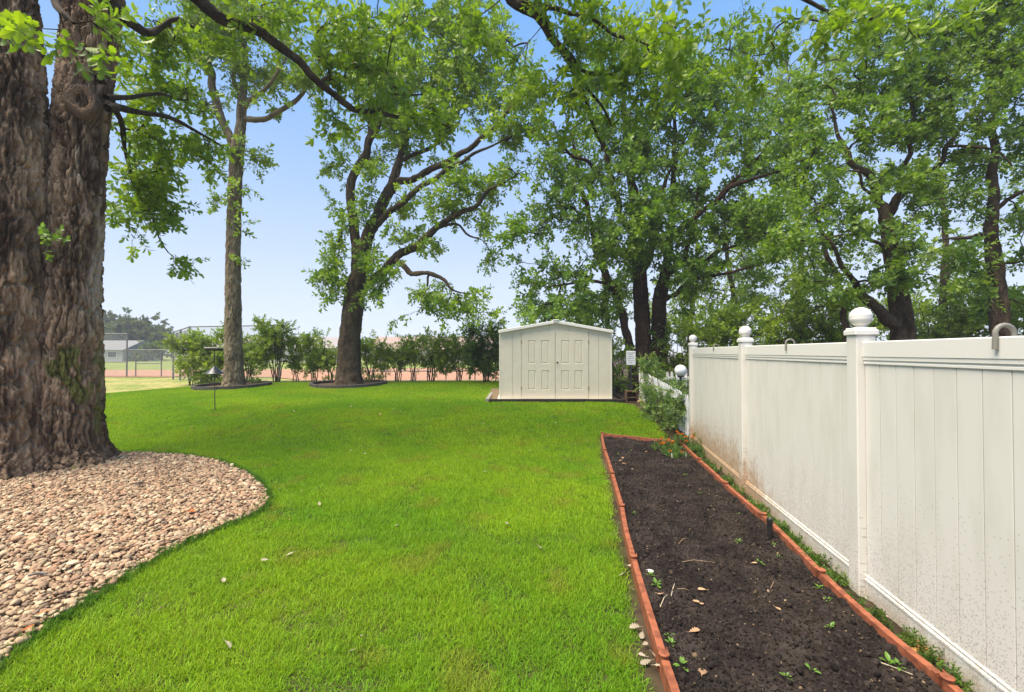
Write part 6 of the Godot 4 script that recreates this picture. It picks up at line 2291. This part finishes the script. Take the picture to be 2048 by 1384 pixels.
	# seedlings and weeds in the bed and along the fence
	var seed_spots := [[1310, 905, 1.0], [1235, 915, 0.9], [1262, 908, 0.7], [1370, 960, 0.9], [1267, 1040, 0.7], [1398, 996, 0.6], [1495, 1018, 1.1], [1475, 1038, 0.6], [1465, 1068, 0.8], [1545, 1098, 0.7], [1475, 1097, 0.8], [1516, 1144, 0.9], [1555, 1128, 0.6], [1310, 1185, 1.5], [1298, 1165, 1.0], [1632, 1185, 1.0], [1650, 1210, 0.8], [1655, 1270, 1.2], [1618, 1362, 1.0], [1335, 1290, 0.8], [1772, 1340, 1.5], [1790, 1350, 1.1], [1360, 1350, 1.2], [1568, 1368, 0.8], [1340, 1305, 0.9], [1530, 1018, 0.7], [1430, 960, 0.8]]
	var nth := -1
	for e in by_row(seed_spots):
		nth += 1
		var p := GP(e[0], e[1])
		p.y = soil_y(p.x, -p.z)
		b = MB.new()
		var n := rng.randi_range(5, 10)
		for k in n:
			var a := k * 2.4 + rnd(-0.4, 0.4)
			var el := rnd(0.2, 1.1)
			var dir := Vector3(cos(a) * cos(el), sin(el), sin(a) * cos(el))
			var f := rnd(0.8, 1.3)
			b.col = Color(0.17 * f, 0.33 * f, 0.045 * f)
			var o := p + Vector3(0, 0.012 * rng.randf(), 0) + dir * 0.012
			leaf(b, o, dir, (Vector3.UP * 1.2 - dir * 0.5).normalized(), rnd(0.018, 0.034) * e[2], OVAL, 0.2, 0.3)
		b.col = Color(0.12, 0.2, 0.05)
		b.tube([p - Vector3(0, 0.01, 0), p + Vector3(0, 0.02, 0)], [0.0015, 0.001], 4, false)
		single("seedling", b, M.leaf, p, "small green seedling in the planting bed, %s from the near end" % NTH[nth], "seedling", "seedlings in the planting bed")
	# weeds filling the strip beside the fence
	var wt := thing("fence_weeds", "green weeds growing between the edging and the vinyl fence", "weeds")
	wt.set_meta("kind", "stuff")
	var wc := [CopyList.new(), CopyList.new()]
	var wn := fnl(97, 1.6, 2)
	for k in 900:
		var dd := rnd(1.6, 7.8)
		var x := lerpf(edge_x(RIGHT_EDGE, dd) + 0.05, fence_x(dd) - 0.05, rng.randf())
		if wn.get_noise_2d(x * 3.0, dd * 1.6) < 0.05:
			continue
		wc[k % 2].add(frame_y((Vector3.UP + rdir() * 0.7).normalized(), rnd(0, 6)).scaled(Vector3.ONE * rnd(0.22, 0.5)), gp(x, dd, 0.015), Color(0.05, 0.12, 0.02).lerp(Color(0.18, 0.29, 0.04), rng.randf()))
	many(wt, "foliage", spray_set("small")[0], M.leaf, wc[0])
	many(wt, "foliage", spray_set("small")[1], M.leaf, wc[1])
	var gs := CopyList.new()
	for k in 260:
		var dd := rnd(3.4, 4.6) if k < 160 else rnd(1.8, 7.5)
		var x := lerpf(edge_x(RIGHT_EDGE, dd) + 0.04, fence_x(dd) - 0.04, rng.randf())
		gs.add(Basis(Vector3.UP, rnd(0, 6)).scaled(Vector3(1, rnd(0.8, 1.8), 1)), gp(x, dd, 0.01), Color(0.08, 0.17, 0.02) * rnd(0.8, 1.3))
	many(wt, "tufts", tuft_mesh(31, 9, 0.03, 0.06, 0.002), M.grass, gs)

	# fallen leaves
	var tan_ := Color(0.46, 0.29, 0.17)
	nth = -1
	for e in by_row([[1380, 1212, 0.06], [1392, 1218, 0.04], [1410, 1193, 0.06], [1375, 1278, 0.07], [1400, 1370, 0.08], [1312, 1205, 0.06], [1320, 1225, 0.06], [1420, 955, 0.05], [1245, 925, 0.07], [1250, 935, 0.08], [1236, 930, 0.06], [1430, 963, 0.07], [1450, 968, 0.06], [1546, 1228, 0.04], [1500, 1145, 0.04], [1290, 912, 0.06], [1233, 895, 0.05]]):
		nth += 1
		var p := GP(e[0], e[1])
		p.y = soil_y(p.x, -p.z) + 0.012
		leaf_thing("fallen_leaf", p, Vector3.UP, e[2], tan_ * rnd(0.7, 1.3), "tan dry leaf on the planting bed, %s from the near end" % NTH[nth], "dry leaves on the planting bed")
	nth = -1
	for e in by_row([[1840, 1305, 0.07], [1860, 1310, 0.09], [1878, 1318, 0.09], [1850, 1318, 0.07], [1822, 1278, 0.07], [1868, 1302, 0.06], [1890, 1325, 0.08], [1812, 1270, 0.05]]):
		nth += 1
		var p := GP(e[0], e[1]) + Vector3(0, 0.03, 0)
		leaf_thing("fallen_leaf", p, Vector3.UP, e[2], Color(0.50, 0.26, 0.09) * rnd(0.7, 1.2), "orange-brown dry leaf beside the fence, %s from the near end" % NTH[nth], "dry leaves beside the fence")
	nth = -1
	for e in by_row([[1253, 1135, 0.08], [1247, 1150, 0.07], [1259, 1180, 0.05], [1278, 1258, 0.09], [1283, 1268, 0.08], [1283, 1295, 0.06], [1300, 1325, 0.09], [1305, 1335, 0.08], [1290, 1318, 0.06], [1300, 1308, 0.05]]):
		nth += 1
		var p := GP(e[0], e[1]) + Vector3(0, 0.03, 0)
		leaf_thing("fallen_leaf", p, (Vector3.UP + rdir() * 0.4).normalized(), e[2] * 0.72, Color(0.40, 0.34, 0.25) * rnd(0.7, 1.15), "pale curled leaf along the left edging, %s from the near end" % NTH[nth], "curled leaves along the left edging")
	nth = -1
	for e in by_row([[372, 1035, 0.09, 0], [385, 1028, 0.08, 0], [92, 1250, 0.11, 1], [130, 925, 0.05, 0], [247, 925, 0.05, 0], [432, 935, 0.05, 0], [105, 1235, 0.06, 0], [210, 1040, 0.06, 0], [48, 1280, 0.06, 0]]):
		nth += 1
		var p := GP(e[0], e[1]) + Vector3(0, 0.065, 0)
		var lc := Color(0.46, 0.16, 0.05) if e[3] == 0 else Color(0.60, 0.56, 0.36)
		leaf_thing("fallen_leaf", p, Vector3.UP, e[2], lc * rnd(0.8, 1.1), "rusty fallen leaf on the gravel, %s counted from the front" % NTH[nth] if e[3] == 0 else "pale yellow lobed leaf on the gravel near its front edge", "fallen leaves on the gravel")
	# pale bits on the lawn
	var bits := [[212, 782], [222, 794], [265, 847], [330, 846], [410, 858], [427, 850], [440, 832], [388, 857], [455, 794], [590, 826], [575, 828], [560, 873], [640, 812], [786, 822], [770, 821], [764, 832], [868, 796], [860, 808], [915, 857], [727, 911], [705, 905], [600, 812], [612, 790], [620, 850], [520, 800], [660, 795], [545, 815], [700, 815], [830, 790], [900, 830], [950, 810], [965, 850], [1110, 850], [1060, 905], [1080, 876], [1095, 876], [1172, 875], [1075, 1098], [973, 948], [917, 926], [795, 1058], [702, 1312], [725, 1283], [560, 985], [602, 987], [581, 1047], [590, 1112], [450, 1165], [455, 1292], [340, 1220], [1098, 970], [1015, 1052], [640, 1010], [540, 1128]]
	bits.sort_custom(func(a, b): return a[0] < b[0])
	var seen_ := [0, 0, 0]
	for e in bits:
		var band := 0 if e[1] > 960 else (1 if e[1] > 825 else 2)
		seen_[band] += 1
		var p := GP(e[0], e[1]) + Vector3(0, 0.045, 0)
		var lc := Color(0.40, 0.35, 0.24) if rng.randf() < 0.75 else Color(0.58, 0.36, 0.14)
		leaf_thing("lawn_leaf", p, (Vector3.UP + rdir() * 0.5).normalized(), rnd(0.035, 0.07), lc * rnd(0.8, 1.1), "small fallen leaf on the %s lawn, %s from the left there" % [["near", "middle", "far"][band], NTH[seen_[band] - 1]], "pale leaves scattered on the lawn", OVAL if rng.randf() < 0.6 else OAK)
	# twigs
	var tw := [[[1362, 1139], [1385, 1134], [1428, 1138], "longest brown twig lying on the soil near the left edging"], [[1340, 1205], [1344, 1190], [1347, 1182], "short pale upright twig lying on the soil near the left edging"], [[1352, 1193], [1366, 1194], [1376, 1193], "short twig beside the tan leaf on the soil"], [[1355, 1097], [1364, 1090], [1372, 1086], "dark twig lying on the soil level with the black tube"], [[1538, 1195], [1543, 1180], [1545, 1172], "thin bent twig on the soil right of the middle"], [[1750, 1338], [1785, 1350], [1818, 1366], "long pale stalk on the soil at the near right corner"], [[1318, 1228], [1326, 1214], [1332, 1202], "pale forked twig beside the left edging"]]
	for e in tw:
		var pts := []
		for k in 3:
			var p := GP(e[k][0], e[k][1])
			p.y = soil_y(p.x, -p.z) + 0.010
			pts.append(p)
		b = MB.new()
		b.col = Color(0.22, 0.15, 0.10) if not "pale" in e[3] else Color(0.42, 0.36, 0.26)
		b.tube(pts, [0.003, 0.0035, 0.002], 6)
		single("twig", b, M.plain, pts[1], e[3], "twig", "twigs on the planting bed")
	var tg := [[[85, 1228], [130, 1210], [165, 1198], "long dark twig on the gravel near its front edge"], [[262, 979], [285, 975], [300, 977], "dark stick lying on the gravel right of the oak"], [[62, 1168], [85, 1162], [100, 1163], "short grey stick on the gravel at the left"]]
	for e in tg:
		var pts := []
		for k in 3:
			pts.append(GP(e[k][0], e[k][1]) + Vector3(0, 0.072, 0))
		b = MB.new()
		b.col = Color(0.06, 0.045, 0.035) if not "grey" in e[3] else Color(0.16, 0.15, 0.14)
		b.tube(pts, [0.007, 0.010, 0.006] if not "long" in e[3] else [0.004, 0.005, 0.003], 7)
		single("twig", b, M.plain, pts[1], e[3], "twig", "sticks on the gravel")
	# round white stone beside the left edging
	var sp := GP(1298, 1153)
	sp.y = soil_y(sp.x, -sp.z) + 0.006
	var so := MeshInstance3D.new()
	so.name = numbered("white_stone")
	so.mesh = stone_mesh(611)
	so.material_override = M.vinyl
	add_child(so)
	so.transform = Transform3D(Basis.from_scale(Vector3(0.032, 0.012, 0.022)), sp)
	tag(so, "flat white stone on the soil beside the left edging", "stone")
	# leafy sprig growing out of the oak's bark
	var sc := CopyList.new()
	var spg := thing("oak_sprig", "small bright green sprig sprouting from the oak's trunk", "sprig", P(95, 482, 5.75))
	for k in 9:
		sc.add(frame_y((Vector3(0.3, 0.2, 0.6) + rdir() * 0.8).normalized(), rnd(0, 6)).scaled(Vector3.ONE * 0.45), P(95, 482, 5.78) + rdir() * 0.10, Color(0.18, 0.32, 0.04))
	many(spg, "foliage", spray_set("oak")[0], M.leaf, sc)
